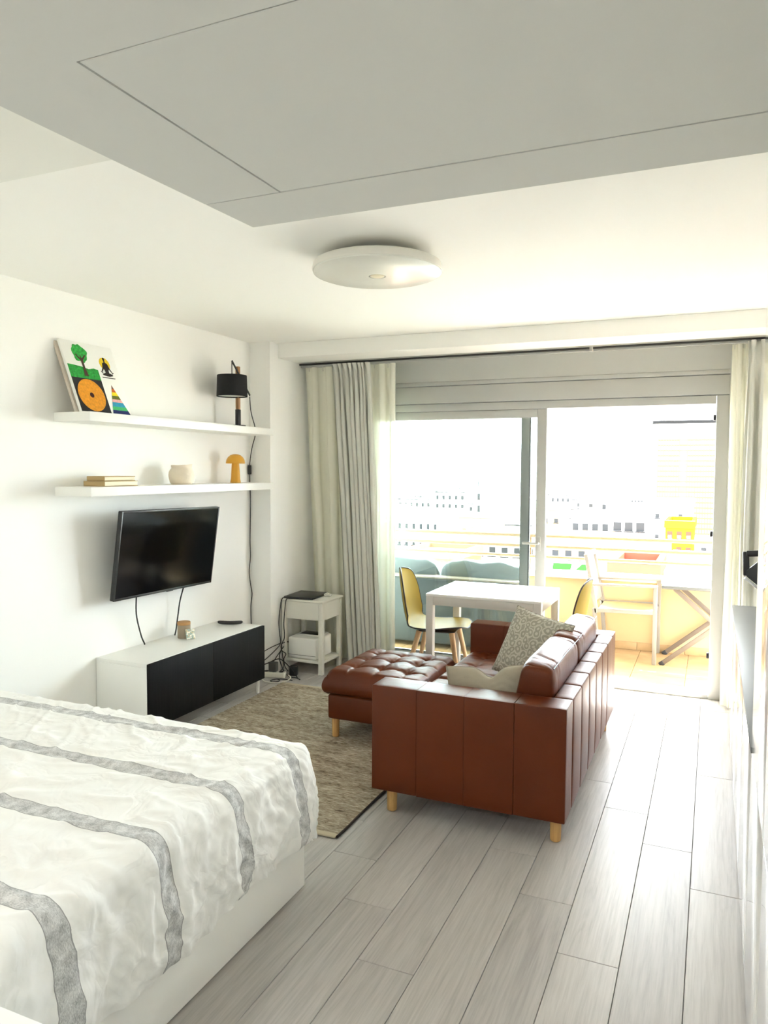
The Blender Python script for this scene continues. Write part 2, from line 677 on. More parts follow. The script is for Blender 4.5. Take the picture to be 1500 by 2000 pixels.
struct(bx(XL - .15, XL, YB - .15, YF + .25, -0.2, ZC + .2, 0).build('wall_left', 'wall'))
struct(bx(XR, XR + .15, YB - .15, YF + .25, -0.2, ZC + .2, 0).build('wall_right', 'wall'))
struct(bx(XL - .15, XR + .15, YB - .15, YB, -0.2, ZC + .2, 0).build('wall_rear', 'wall'))
m = MB()
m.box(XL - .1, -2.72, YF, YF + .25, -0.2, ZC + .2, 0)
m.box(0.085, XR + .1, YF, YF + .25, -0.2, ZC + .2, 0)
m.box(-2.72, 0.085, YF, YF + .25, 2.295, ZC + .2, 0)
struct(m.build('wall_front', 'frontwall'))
struct(bx(XL - .15, XR + .15, YB - .15, YF + .25, ZC, ZC + .2, 0).build('ceiling', 'ceil'))
# column in the corner, beam above the curtains, lower ceiling step
struct(bx(XL, -3.115, 4.947, YF, 0, ZC, 0.003).build('trim_1', 'wall'))
struct(bx(-3.115, XR, 5.06, 5.35, 2.455, ZC, 0.004).build('trim_2', 'ceil'))
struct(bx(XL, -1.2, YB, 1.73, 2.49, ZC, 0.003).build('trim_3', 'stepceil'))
# dropped ceiling box with the access panel
zb = 2.30
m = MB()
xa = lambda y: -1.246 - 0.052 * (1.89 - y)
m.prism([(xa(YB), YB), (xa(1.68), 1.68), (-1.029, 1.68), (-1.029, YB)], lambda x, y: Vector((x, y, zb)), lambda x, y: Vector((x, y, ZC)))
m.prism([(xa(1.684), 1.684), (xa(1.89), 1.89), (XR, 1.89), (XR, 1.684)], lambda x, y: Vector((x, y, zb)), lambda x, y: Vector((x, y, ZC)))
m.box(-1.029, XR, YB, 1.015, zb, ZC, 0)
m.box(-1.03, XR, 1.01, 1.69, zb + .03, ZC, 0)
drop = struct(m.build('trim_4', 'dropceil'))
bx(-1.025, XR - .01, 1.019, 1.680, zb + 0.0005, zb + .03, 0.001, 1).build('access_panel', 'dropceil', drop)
struct(bx(-3.113, -2.72, YF - .012, YF, 0, 0.07, 0.003).build('baseboard_front', 'offwhite'))
struct(bx(0.083, XR, YF - .014, YF, 0, 0.065, 0.003).build('baseboard_right', 'tblgrey'))

# ---- sliding terrace door
door = tag(thing('door_1', None, None), kind='structure')
YD = YF + 0.005
m = MB()
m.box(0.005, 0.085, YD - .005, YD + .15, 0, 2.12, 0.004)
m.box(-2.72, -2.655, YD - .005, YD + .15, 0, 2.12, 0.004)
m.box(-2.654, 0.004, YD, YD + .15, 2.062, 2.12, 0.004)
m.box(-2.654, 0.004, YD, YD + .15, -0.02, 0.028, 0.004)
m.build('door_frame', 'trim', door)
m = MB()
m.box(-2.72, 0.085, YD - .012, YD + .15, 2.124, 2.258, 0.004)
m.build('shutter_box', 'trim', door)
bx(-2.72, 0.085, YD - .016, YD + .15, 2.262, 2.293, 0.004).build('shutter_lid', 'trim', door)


def sash(x0, x1, y0, y1, z0, z1, stile, rail_top, rail_bot, handle):
    m = MB()
    m.box(x0, x0 + stile, y0, y1, z0, z1, 0.004)
    m.box(x1 - stile, x1, y0, y1, z0, z1, 0.004)
    m.box(x0 + stile + .0005, x1 - stile - .0005, y0 + .002, y1 - .002, z1 - rail_top, z1, 0.004)
    m.box(x0 + stile + .0005, x1 - stile - .0005, y0 + .002, y1 - .002, z0, z0 + rail_bot, 0.004)
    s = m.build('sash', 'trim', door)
    g = bx(x0 + stile - .01, x1 - stile + .01, (y0 + y1) / 2 - .003, (y0 + y1) / 2 + .003, z0 + rail_bot - .01, z1 - rail_top + .01, 0)
    g.build('pane', 'glass', s)
    if handle:
        h = MB()
        h.box(x1 - .062, x1 - .032, y0 - .012, y0, 0.985, 1.095, 0.005)
        h.rod((x1 - .047, y0 - .005, 1.046), (x1 - .047, y0 - .05, 1.046), 0.009)
        h.rod((x1 - .040, y0 - .047, 1.046), (x1 - .165, y0 - .047, 1.046), 0.009)
        h.build('handle', 'trim', s)
    return s


sash(-2.65, -1.157, YD + .01, YD + .05, 0.03, 2.06, 0.075, 0.062, 0.075, True)
sash(-2.65, -1.300, YD + .065, YD + .105, 0.03, 2.06, 0.066, 0.062, 0.075, False)
bx(-1.299, -1.292, YD + .066, YD + .104, 0.04, 2.05, 0.001).build('gasket', 'dark', door)
for z in (0.30, 1.16, 1.97):
    bx(-0.014, 0.006, YD + .03, YD + .055, z - .02, z + .02, 0.005).build('door_stop', 'black', door)

# ================================================================== TERRACE
tf = struct(bx(-4.2, 1.8, YF + .25, 7.30, -0.25, -0.028, 0).build('floor_terrace', 'coping'))
t0 = None
for i in range(14):
    for j in range(4):
        x0, y0 = -3.76 + i * .40, 5.93 + j * 0.32
        if y0 > 7.0:
            continue
        if t0 is None:
            t0 = MB().box(.0015, .3985, .0015, .3185, -0.028, -0.015, 0.0015, 1).build('tile', 'tile', tf)
            o = t0
        else:
            o = t0.copy()
            COL.objects.link(o)
        o.location = (x0, y0, 0)
bx(-3.76, 1.84, 5.831, 5.928, -0.028, -0.013, 0.002).build('threshold', 'coping', tf)
YP = 7.06
par = struct(bx(-4.2, 1.8, YP + .01, YP + .21, -0.25, 0.60, 0.004).build('wall_terrace', 'cream'))
bx(-4.2, 1.8, YP - .02, YP + .24, 0.602, 0.645, 0.006).build('coping', 'coping', par)
for i in range(15):
    bx(-4.19 + i * .4, -4.19 + i * .4 + .396, YP - .004, YP + .009, -0.014, 0.055, 0.002).build('skirting_tile', 'tile', par)
rail = thing('terrace_railing', 'cream metal railing of three bars above the terrace parapet', 'railing', (-1.2, YP + .09, 0.645))
for z in (0.775, 0.875, 0.975):
    MB().rod((-3.0, 0, z - .645), (3.0, 0, z - .645), 0.017).build('rail_bar', 'rail', rail)
for x in (-2.6, -0.4, 1.75):
    bx(x - .014, x + .014, 0.018, .044, 0, 0.345, 0.003).build('rail_post', 'rail', rail)
struct(bx(-4.2, 1.8, YF + .25, 7.95, 2.56, 2.75, 0.004).build('added_terrace_slab', 'coping'))  # unseen overhang, added and sized to limit sun on terrace and room floor

# ---- grey outdoor sofa seen through the fixed pane
sf = thing('outdoor_sofa', 'grey outdoor sofa on the terrace with its back against the fixed pane', 'sofa', (-2.27, 6.62, -0.015))
m = MB()
m.box(-.82, .80, -.26, -.16, 0.04, 0.63, 0.02, 3)
m.build('backrest', 'outgrey', sf)
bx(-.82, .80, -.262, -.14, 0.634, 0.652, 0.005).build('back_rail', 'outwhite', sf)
bx(-.80, .78, -.158, .32, 0.10, 0.36, 0.03, 3).build('seat', 'outgrey', sf)
for s in (-1, 1):
    cx_ = -.01 + s * .40

    def fn(u, v, cx_=cx_):
        a, b = u * 2 * PI, (v - .5) * PI
        e = 0.45
        sg = lambda t: math.copysign(abs(t) ** e, t)
        x = cx_ + .395 * sg(math.cos(b)) * sg(math.cos(a))
        y = -.07 + .085 * sg(math.cos(b)) * sg(math.sin(a))
        z = .585 + .215 * sg(math.sin(b)) + .018 * fbm((x, y, 3.1), 6)
        return Vector((x, y + .012 * fbm((x, z, 8.0), 9), z))
    m = MB()
    m.grid(48, 20, fn, wrap_u=True)
    m.build('back_cushion', 'outgrey2', sf, weld=True, ang=180)
for x in (-.76, .74):
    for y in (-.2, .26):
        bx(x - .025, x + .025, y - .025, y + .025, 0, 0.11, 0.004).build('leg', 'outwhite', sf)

# ---- white outdoor armchair
ac = thing('outdoor_armchair', 'white aluminium outdoor armchair with beige sling by the folding table', 'chair', (-0.66, 6.80, -0.015))
for sy in (-1, 1):
    y = sy * .225
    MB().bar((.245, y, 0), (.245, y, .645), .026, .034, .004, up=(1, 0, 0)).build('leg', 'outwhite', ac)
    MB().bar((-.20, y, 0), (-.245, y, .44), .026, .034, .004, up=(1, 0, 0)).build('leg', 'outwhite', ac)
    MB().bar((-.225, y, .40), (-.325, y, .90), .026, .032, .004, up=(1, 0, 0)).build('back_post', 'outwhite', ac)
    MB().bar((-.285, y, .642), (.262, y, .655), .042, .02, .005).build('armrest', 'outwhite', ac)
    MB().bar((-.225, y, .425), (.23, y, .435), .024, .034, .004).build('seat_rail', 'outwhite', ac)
m = MB()
m.grid(16, 16, lambda u, v: Vector((-.215 + .45 * u, -.212 + .424 * v, .437 - .03 * math.sin(PI * u) * math.sin(PI * v))))
m.grid(16, 16, lambda u, v: Vector((-.215 + .45 * u, -.212 + .424 * v, .431 - .03 * math.sin(PI * u) * math.sin(PI * v))))
m.build('seat_sling', 'sling', ac)
m = MB()
m.grid(12, 12, lambda u, v: Vector((-.236 - .088 * u - .02 * math.sin(PI * v), -.212 + .424 * v, .47 + .40 * u)))
m.grid(12, 12, lambda u, v: Vector((-.242 - .088 * u - .02 * math.sin(PI * v), -.212 + .424 * v, .47 + .40 * u)))
m.build('back_sling', 'outwhite', ac)
MB().bar((-.318, -.212, .875), (-.318, .212, .875), .022, .03, .004).build('top_rail', 'outwhite', ac)
MB().bar((.235, -.212, .42), (.235, .212, .42), .022, .03, .004).build('front_rail', 'outwhite', ac)

# ---- folding table with crossed legs
ft = thing('folding_table', 'grey folding table on crossed taupe legs on the terrace', 'table', (0.06, 6.80, -0.015))
bx(-.43, .43, -.22, .225, .640, .670, 0.008, 3).build('tabletop', 'tblgrey', ft)
for y in (-.20, .20):
    m = MB().bar((-.41, y, .016), (.33, y, .642), .02, .036, .003)
    lg = m.build('leg', 'tblleg', ft)
    MB().bar((-.43, y, .0), (-.40, y, .024), .024, .04, .003).build('foot', 'black', lg)
    y2 = y * .84
    m = MB().bar((-.33, y2, .642), (.39, y2, .016), .02, .036, .003)
    lg = m.build('leg', 'tblleg', ft)
    MB().bar((.38, y2, .024), (.41, y2, .0), .024, .04, .003).build('foot', 'black', lg)
MB().rod((-.02, -.23, .334), (-.02, .225, .334), .008).build('pivot_rod', 'steel', ft)

# ================================================================== CITY BEYOND
MT['bwhite'] = simple('city_white_render', (0.70, 0.69, 0.66, 1), 0.9, spec=0.0)
MT['bcream'] = simple('city_cream_render', srgb(190, 160, 96), 0.9, spec=0.0)
MT['borange'] = simple('city_orange_render', srgb(168, 92, 22), 0.9, spec=0.0)
MT['bpink'] = simple('city_terracotta', srgb(158, 98, 72), 0.9, spec=0.0)
MT['bgrey'] = simple('city_window', (0.024, 0.025, 0.026, 1), 0.9, spec=0.0)
MT['bred'] = simple('city_red_blind', srgb(96, 46, 38), 0.9, spec=0.0)
MT['bgreen'] = simple('city_green_awning', srgb(24, 66, 20), 0.9, spec=0.0)
MT['btan'] = simple('city_tower_stone', srgb(190, 168, 110), 0.9, spec=0.0)
MT['bline'] = simple('city_grey_edge', (0.05, 0.048, 0.045, 1), 0.9, spec=0.0)
MT['bfin'] = simple('city_tower_fin', srgb(96, 84, 58), 0.9, spec=0.0)
MT['bbrick'] = simple('city_brick', srgb(104, 58, 44), 0.9, spec=0.0)
MT['bdark'] = simple('city_dark_rail', (0.012, 0.012, 0.012, 1), 0.9, spec=0.0)
MT['ground'] = simple('city_ground', (0.42, 0.40, 0.36, 1), 0.9)
MT['sea'] = simple('hazy_sea', (0.55, 0.62, 0.66, 1), 0.9, spec=0.0)
ZG = -30.0
struct(bx(-700, 500, 12, 720, ZG - 1, ZG, 0).build('ground', 'ground'))
struct(bx(-6000, 5000, 720, 7000, ZG - 1, ZG - .4, 0).build('sea', 'sea'))


FOOT = [(-17, 4, 195, 220)]


def building(name, label, x0, x1, y0, ztop, depth, mat, wins=None, winmat='bgrey', roof=None, single=False, group=None):
    b = thing(name, label, 'building', ((x0 + x1) / 2, y0, ZG), group=group)
    w, H = (x1 - x0), ztop - ZG
    FOOT.append((x0, x1, y0, y0 + depth))
    m = MB().box(-w / 2, w / 2, 0, depth, 0, H, 0)
    m.build('wall', mat, b)
    m = MB()
    m.box(-w / 2 - .15, w / 2 + .15, -.15, .25, H - .3, H + .5, 0)
    m.box(-w / 2 - .15, w / 2 + .15, depth - .25, depth + .15, H - .3, H + .5, 0)
    m.box(-w / 2 - .15, -w / 2 + .25, .25, depth - .25, H - .3, H + .5, 0)
    m.box(w / 2 - .25, w / 2 + .15, .25, depth - .25, H - .3, H + .5, 0)
    m.build('roof_parapet', mat, b)
    bx(-w / 2 - .18, w / 2 + .18, -.18, -.02, H + .5, H + .5 + .0011 * y0, 0).build('roof_edge', 'bline', b)
    if roof:
        r = MB()
        for (a, c, d, e, h) in roof:
            r.box(-w / 2 + a * w, -w / 2 + c * w, d * depth, e * depth, H, H + h, 0)
        r.build('roof_hut', mat, b)
    if wins:
        nx, nz, ww, wh, fh = wins
        m = MB()
        for i in range(nx):
            for k in range(nz):
                cx = -w / 2 + w * (i + .5) / nx
                cz = H - fh * (k + .62)
                if single:
                    f = bx(cx - ww / 2, cx + ww / 2, -.06, .3, cz - wh / 2, cz + wh / 2, 0).build('window', winmat, b)
                    bx(cx - ww / 2 + .1, cx + ww / 2 - .1, -.09, .0, cz - wh / 2 + .08, cz - .02, 0).build('blind', 'bwhite', f)
                else:
                    m.box(cx - ww / 2, cx + ww / 2, -.06, .3, cz - wh / 2, cz + wh / 2, 0)
                    m.box(cx - ww / 2 - .1, cx + ww / 2 + .1, -.5, 0.0, cz - wh / 2 - .2, cz - wh / 2 - .02, 0)
        if not single:
            tag(m.build('window_row', winmat, b), kind='stuff')
    return b


# stone tower with its gridded front
tw = thing('tower_block', 'tall stone tower block with a gridded front, highest of the skyline', 'building', (-7.0, 200, ZG))
bx(-8.5, 9.5, 0, 16, 0, 42.6, 0).build('wall', 'btan', tw)
bx(-7.6, 9.4, 1, 15, 42.6, 43.3, 0).build('roof_slab', 'bwhite', tw)
bx(-7.4, 9.3, .8, 14, 43.3, 44.1, 0).build('roof_rail', 'bdark', tw)
m = MB()
for i in range(26):
    x = -6.0 + i * .62
    if 8 < i < 11:
        continue
    m.box(x, x + .22, -.3, 0, 6, 40.0, 0)
tag(m.build('fin', 'bfin', tw), kind='stuff')
m = MB()
for k in range(26):
    m.box(-6.0, 9.4, -.12, 0, 7 + k * 1.28, 7.35 + k * 1.28, 0)
for k in range(11):
    m.box(-.9, .9, -.35, 0, 9 + k * 2.9, 10.2 + k * 2.9, 0)
tag(m.build('floor_band', 'bfin', tw), kind='stuff')

building('apartment_house', 'orange apartment house with dark red window blinds below the stone tower', -4.82, -1.89, 90, -4.5, 9, 'borange',
         (3, 4, .55, .85, 1.75), 'bred', single=True)
building('apartment_block', 'white apartment block with long grey balcony windows beside the orange house', -13.0, -8.4, 110, -4.5, 10, 'bwhite', (3, 3, 1.1, 1.2, 2.8), roof=[(.05, .25, .1, .5, 1.6)])
building('apartment_block', 'white block with dark glazed penthouse left of the long balcony windows', -20.4, -14.4, 120, -5.4, 10, 'bwhite', (4, 3, .9, 1.2, 3.0), roof=[(.3, .6, .1, .5, 1.0)])
building('apartment_block', 'plain white block standing directly before the foot of the stone tower', -10.0, -3.0, 130, -3.6, 12, 'bwhite', (2, 2, .6, .7, 3.4))
b = building('office_tower', 'slim pale tower with a mast on the roof, seen through the fixed pane', -66.5, -60.2, 220, -4.2, 9, 'bwhite', (2, 3, .8, 1.8, 3.6))
MB().rod((-2.6, 3, 25.8), (-2.6, 3, 32.0), .14).build('mast', 'bgrey', b)
building('office_block', 'broad blank white block beside the slim tower with the mast', -59.4, -47.2, 205, -4.6, 12, 'bwhite', None, roof=[(.1, .85, .2, .8, 1.0)])
building('terrace_house', 'row of ochre fronts under a grey flat roof, through the fixed pane', -51.2, -38.8, 140, -8.3, 10, 'bcream', (8, 2, .6, .8, 2.0), 'bpink', roof=[(0, 1, .0, .1, .5)])
building('apartment_house', 'pale yellow house beside the sash stile', -31.5, -27.3, 150, -7.0, 9, 'bcream', (2, 2, .8, .8, 2.2))
building('terrace_house', 'low pale houses with small dark windows next to the sheer curtain', -48.0, -39.5, 112, -5.8, 10, 'bwhite', (7, 3, .45, .8, 2.6))
building('apartment_block', 'wide white block with rows of balconies behind the railing at the fixed pane', -27.5, -17.6, 82, -6.3, 10, 'bwhite', (7, 4, .7, .9, 1.9))
building('terrace_house', 'long low house with a terracotta front above the grey sofa', -28.6, -22.6, 70, -6.9, 8, 'bpink', (9, 1, .28, .4, 1.3))
building('apartment_block', 'near white block with a flat roof behind the armchair', -9.0, -3.6, 66, -5.7, 9, 'bwhite', (5, 3, .5, .7, 1.8), roof=[(.6, .9, .2, .5, .8)])
building('apartment_block', 'white block with small dark windows above the folding table', -2.7, 2.4, 56, -5.3, 9, 'bwhite', (5, 3, .45, .55, 1.2))
building('flat_roofed_house', 'low house with a long brick parapet behind the armchair', -5.5, -2.8, 46, -4.3, 6, 'bbrick', None)
building('apartment_block', 'cream block with grey shutters behind the green awnings', -15.9, -9.6, 74, -5.4, 9, 'bcream', (5, 4, .6, .8, 1.9), roof=[(.1, .35, .2, .6, 1.1)])
building('flat_roofed_house', 'nearest white flat roof below the green awnings', -11.5, -6.1, 44, -5.1, 8, 'bwhite', (5, 2, .4, .5, 1.6))
b = building('chimney_house', 'white house with a brown chimney stack left of the stone tower', -26, -17.6, 170, -4.4, 12, 'bwhite', (3, 3, .8, 1.0, 3.0))
bx(2.6, 4.0, 3, 5, 25.6, 29.5, 0).build('chimney', 'bpink', b)
for i, (xx, lab) in enumerate(((-8.1, 'green awning nearest the sash stile, on the roof beyond the railing'), (-6.95, 'green awning nearer the armchair, on the roof beyond the railing'))):
    aw = thing('awning', lab, 'awning', (xx, 44.5, -5.1), group='green awnings on the near roof')
    m = MB()
    w2 = .52
    m.prism([(-w2, 0), (w2, 0), (w2 * (.9 if i == 0 else .3), 1.0), (-w2 * (1.25 if i == 0 else .2), 1.0)], lambda x, y: Vector((x, y * 1.1, .62 + y * .46)), lambda x, y: Vector((x, y * 1.1, .66 + y * .46)))
    m.build('cloth', 'bgreen', aw)
    for x in (-w2 + .04, w2 - .04):
        MB().rod((x, .03, 0), (x, .03, .62), .02).build('pole', 'bgrey', aw)
# the countless roofs further off
m = MB()
rr = random.Random(3)
wins_ = []
for row in range(16):
    Y = 150 + row * 34
    x = -Y * .62
    while x < Y * .12:
        w = rr.uniform(7, 16)
        zt = rr.uniform(-12.5, -9.0) - max(0, 250 - Y) * .006
        if Y > 240 and rr.random() < .08:
            zt += 4
        if not any(x < b1 + 1 and x + w > a1 - 1 and Y < d1 + 1 and Y + 14 > c1 - 1 for (a1, b1, c1, d1) in FOOT):
            m.box(x, x + w * .92, Y, Y + 14, ZG, zt, 0)
            if Y < 420:
                nw = rr.randint(3, 6)
                for q in range(nw):
                    for lv in (0, 1):
                        xx = x + w * .92 * (q + .5) / nw
                        wins_.append((xx - .45, xx + .45, Y - .12, Y, zt - 2.6 - 3.0 * lv, zt - 1.2 - 3.0 * lv))
                wins_.append((x, x + w * .92, Y - .2, Y, zt - .25, zt + .1))
        x += w
nbase = len(m.bm.faces)
for wq in wins_:
    m.box(*wq, 0)
m.bm.faces.ensure_lookup_table()
for fc in m.bm.faces[nbase:]:
    fc.material_index = 1
dr = m.build('distant_roofs', 'bwhite')
dr.data.materials.append(MT['bgrey'])
tag(dr, 'pale jumble of distant flat roofs reaching to the sea', 'rooftops', kind='stuff')

# ================================================================== LEFT WALL: shelves, tv
for (z, lab) in ((1.850, 'upper floating white wall shelf, carrying the painting and black lamp'), (1.446, 'lower floating white wall shelf, carrying books, vase and mushroom lamp')):
    o = bx(0, .26, 0, 1.825, 0, .05, 0.002).build('wall_shelf', 'shelf', loc=(XL + .0005, 3.052, z))
    tag(o, lab, 'shelf', 'floating shelves on the long wall')
ZU, ZL_ = 1.9005, 1.4965

# painting: leaning canvas, local x = along wall (+Y world), y = up the canvas, z = towards the room
cw, ch = 0.385, 0.432
cb, ct = Vector((-3.118, 3.075, ZU)), Vector((-3.276, 3.075, ZU + .402))
upv = (ct - cb).normalized()
xv = Vector((0, 1, 0))
zv = xv.cross(upv).normalized()
Rm = Matrix((xv, upv, zv)).transposed()
cv = thing('canvas_painting', 'white canvas with painted tree, meditating figure, record and rainbow pyramid', 'painting', cb, rot=Rm.to_euler())
bx(0, cw, .004, ch, -.018, 0, 0.002).build('canvas', 'canvas', cv)


def paint(name, polys, col, z=0.0004, rough=0.8, vary=0.15):
    mt = simple(name + '_paint', col, rough, vary=min(.6, vary * 1.5), bump=0.2, bscale=150, vscale=70.0)
    m = MB()
    for p in polys:
        m.prism(p, lambda x, y: Vector((x, y, z)), lambda x, y: Vector((x, y, z + .0006)))
    return m.build(name, mt, cv)


def disc(cx, cy, rx, ry=None, n=40, wob=0.0, seed=0.0):
    ry = ry or rx
    return [(cx + (rx + wob * noise.noise(Vector((math.cos(2 * PI * k / n) * 2, math.sin(2 * PI * k / n) * 2, seed)))) * math.cos(2 * PI * k / n),
             cy + (ry + wob * noise.noise(Vector((math.cos(2 * PI * k / n) * 2, math.sin(2 * PI * k / n) * 2, seed)))) * math.sin(2 * PI * k / n)) for k in range(n)]


S = ch
paint('painted_ground', [[(.004, .006), (.222, .006), (.222, .207), (.004, .207)]], srgb(26, 22, 22))
paint('painted_grass', [[(.004, .207), (.222, .207), (.222, .272), (.19, .277), (.15, .268), (.10, .278), (.05, .282), (.004, .284)]], srgb(36, 168, 60), vary=.4)
paint('painted_record', [disc(.113, .107, .096)], srgb(232, 152, 20), .0012, vary=.2)
paint('painted_label', [disc(.113, .107, .015)], srgb(64, 24, 14), .002)
paint('painted_crown', [disc(.118, .360, .054, .054, 40, .014, 2.0)], srgb(44, 182, 68), .0012, vary=.45)
paint('painted_trunk', [[(.104, .222), (.136, .222), (.127, .27), (.127, .318), (.155, .350), (.150, .354), (.122, .328), (.116, .352), (.112, .328), (.084, .352), (.080, .348), (.110, .312), (.112, .27)]], srgb(70, 38, 28), .002)
paint('painted_sun', [disc(.290, .318, .040)], srgb(240, 204, 30), .0008)
paint('painted_figure', [disc(.290, .348, .008, .0105, 16), [(.286, .34), (.294, .34), (.295, .327), (.309, .320), (.316, .294), (.331, .269), (.327, .265), (.309, .287), (.304, .275), (.304, .262), (.330, .252), (.328, .246), (.300, .240), (.280, .240), (.252, .246), (.250, .252), (.276, .262), (.276, .275), (.271, .287), (.253, .265), (.249, .269), (.264, .294), (.271, .320), (.285, .327)],
      [(.244, .262), (.256, .256), (.256, .262), (.244, .269)], [(.324, .256), (.338, .262), (.338, .269), (.324, .262)], [(.238, .233), (.342, .233), (.338, .228), (.242, .228)]], srgb(34, 22, 18), .0016)
bandc = [srgb(28, 42, 108), srgb(70, 190, 110), srgb(40, 150, 186), srgb(240, 176, 176), srgb(100, 110, 30), srgb(246, 226, 20), srgb(214, 108, 40), srgb(140, 88, 70)]
bnd = [.008, .030, .052, .079, .098, .120, .142, .162, .186]
for i in range(8):
    y0, y1 = bnd[i], bnd[i + 1]
    wl = lambda y: .235 + (.290 - .235) * (y - .008) / .178
    wr = lambda y: .372 + (.290 - .372) * (y - .008) / .178
    paint('painted_band', [[(wl(y0), y0), (wr(y0), y0), (wr(y1) + .0002, y1), (wl(y1) - .0002, y1)]], bandc[i], .0008)
# plain canvas behind it
cb2 = cb + zv * -.0215 + Vector((0, -.012, 0))
c2 = thing('blank_canvas', 'blank canvas leaning behind the painted one, only its edge showing', 'canvas', cb2, rot=Rm.to_euler())
bx(0, cw - .01, .0065, ch - .004, -.017, 0, 0.002).build('canvas', 'canvasedge', c2)

# black table lamp with wooden post
dl = thing('table_lamp', 'black drum shade lamp on a wooden post at the end of upper shelf', 'lamp', (-3.15, 4.573, ZU))
MB().rod((0, 0, 0), (0, 0, .012), .055, seg=32).build('base', 'black', dl)
MB().bar((0, 0, .0125), (0, 0, .125), .03, .03, .003, up=(1, 0, 0)).build('post_sleeve', 'black', dl)
MB().bar((0, 0, .1255), (0, 0, .43), .026, .026, .003, up=(1, 0, 0)).build('post', 'lampwood', dl)
m = MB()
prof = [(.108, .0), (.103, .148), (.1005, .148), (.1055, .0)]
m.lathe([(.108, .205), (.103, .353), (.100, .353), (.105, .205), (.108, .205)], 40, c=(.03, -.115, 0))
sh = m.build('lamp_shade', 'blackmat', dl)
m = MB()
m.lathe([(0, .212), (.10, .212), (.10, .2125), (0, .2135)], 32, c=(.03, -.115, 0))
m.build('diffuser', 'white', sh)
m = MB()
m.rod((.03, -.115, .455), (.03, -.115, .345), .0035, seg=8)
m.bar((.03, -.115, .455), (.018, .125, .235), .006, .014, .001)
m.build('swing_arm', 'black', dl)
pts = [(.018, .125, .225), (-.03, .155, .15), (-.06, .19, .02), (-.09, .22, -.2)]
# its cord runs down the wall to the console
m = MB()
pts = [(-3.134, 4.698, 2.125), (-3.17, 4.77, 2.02), (-3.20, 4.86, 1.93), (-3.22, 4.905, 1.87), (-3.26, 4.912, 1.75), (-3.283, 4.914, 1.62)]
m.tube(pts, .0035)
m.tube([(-3.283, 4.914, 1.56), (-3.285, 4.925, 1.42), (-3.286, 4.930, 1.26), (-3.286, 4.922, 1.05), (-3.285, 4.926, .92), (-3.284, 4.905, .80), (-3.285, 4.928, .69), (-3.286, 4.945, .62), (-3.285, 4.928, .53), (-3.285, 4.930, .40), (-3.27, 4.92, .2), (-3.25, 4.90, .012)], .0035)
lc = m.build('lamp_cord', 'cable')
tag(lc, 'thin black lamp cord with an inline switch hanging down by the column', 'cord')
bx(-3.292, -3.270, 4.902, 4.926, 1.555, 1.628, 0.006, 3).build('inline_switch', 'black', lc)

# lower shelf
ml = thing('mushroom_lamp', 'small mustard mushroom lamp on the lower shelf', 'lamp', (-3.16, 4.552, ZL_))
m = MB()
m.lathe([(0, .001), (.037, .001), (.037, .008), (.033, .03), (.027, .135), (.024, .15), (0, .15)], 32)
m.build('stem', 'mush', ml)
bx(-.02, .02, -.02, .02, 0, .001, 0).build('foot_pad', 'black', ml)
m = MB()
m.lathe([(0, .146), (.06, .141), (.067, .140), (.0685, .146), (.064, .168), (.053, .186), (.036, .2), (.018, .2065), (0, .208)], 36)
m.build('cap', 'mush', ml)
vz = thing('clay_vase', 'rough pale clay pot with an uneven rim on the lower shelf', 'vase', (-3.155, 3.945, ZL_))
m = MB()
pf = [(.0, .0), (.062, .0), (.074, .012), (.084, .036), (.086, .058), (.080, .082), (.069, .098), (.063, .106), (.064, .120), (.066, .126), (.061, .124), (.058, .108), (.058, .095), (.06, .06), (0, .02)]
m.lathe(pf, 48)
for v in m.bm.verts:
    n_ = noise.noise(v.co * 14)
    v.co.x += n_ * .006
    v.co.y += noise.noise(v.co * 14 + Vector((5, 2, 1))) * .006
    if v.co.z > .1:
        v.co.z += .003 * math.sin(math.atan2(v.co.y, v.co.x) * 1 + .6) + .004 * n_
m.build('pot', 'ceramic', vz, ang=60)
for (x, y0, y1, z, h, w, lab) in ((-3.165, 3.20, 3.465, 0, .030, .155, 'wider tan book lying flat on the lower shelf under another'), (-3.168, 3.215, 3.46, .0305, .026, .13, 'smaller tan book resting on top of the wider one')):
    bk = thing('book', lab, 'book', (x, (y0 + y1) / 2, ZL_ + z), group='two books stacked on the lower shelf')
    L = (y1 - y0) / 2
    m = MB()
    m.box(-w / 2, w / 2, -L, L, 0, .003, .0008, 1)
    m.box(-w / 2, w / 2, -L, L, h - .003, h, .0008, 1)
    m.box(-w / 2, w / 2, -L, -L + .004, .0035, h - .0035, .0008, 1)
    m.build('cover', 'bookcover', bk)
    bx(-w / 2 + .004, w / 2 - .003, -L + .005, L - .003, .0035, h - .0035, 0.0005, 1).build('pages', 'pages', bk)

# television, tipped forward on its bracket
tb, tt = Vector((-3.176, 3.345, .822)), Vector((-3.105, 3.345, 1.350))
upv = (tt - tb).normalized()
xv = Vector((0, 1, -0.012)).normalized()
zv = xv.cross(upv).normalized()
upv = zv.cross(xv)
Rt = Matrix((xv, upv, zv)).transposed()
TW, TH = .93, .532
tv = thing('television', 'black flat television tilted forward on the long wall', 'television', tb, rot=Rt.to_euler())
bx(0, TW, 0, TH, -.030, -.004, 0.005, 3).build('casing', 'black', tv)
m = MB()
m.box(0, .010, 0, TH, -.0035, .0015, .001)
m.box(TW - .010, TW, 0, TH, -.0035, .0015, .001)
m.box(.0105, TW - .0105, TH - .010, TH, -.0035, .0015, .001)
m.box(.0105, TW - .0105, 0, .014, -.0035, .0015, .001)
m.build('bezel', 'black', tv)
bx(.009, TW - .009, .012, TH - .008, -.0035, 0.0, 0.0004, 1).build('screen', 'screen', tv)
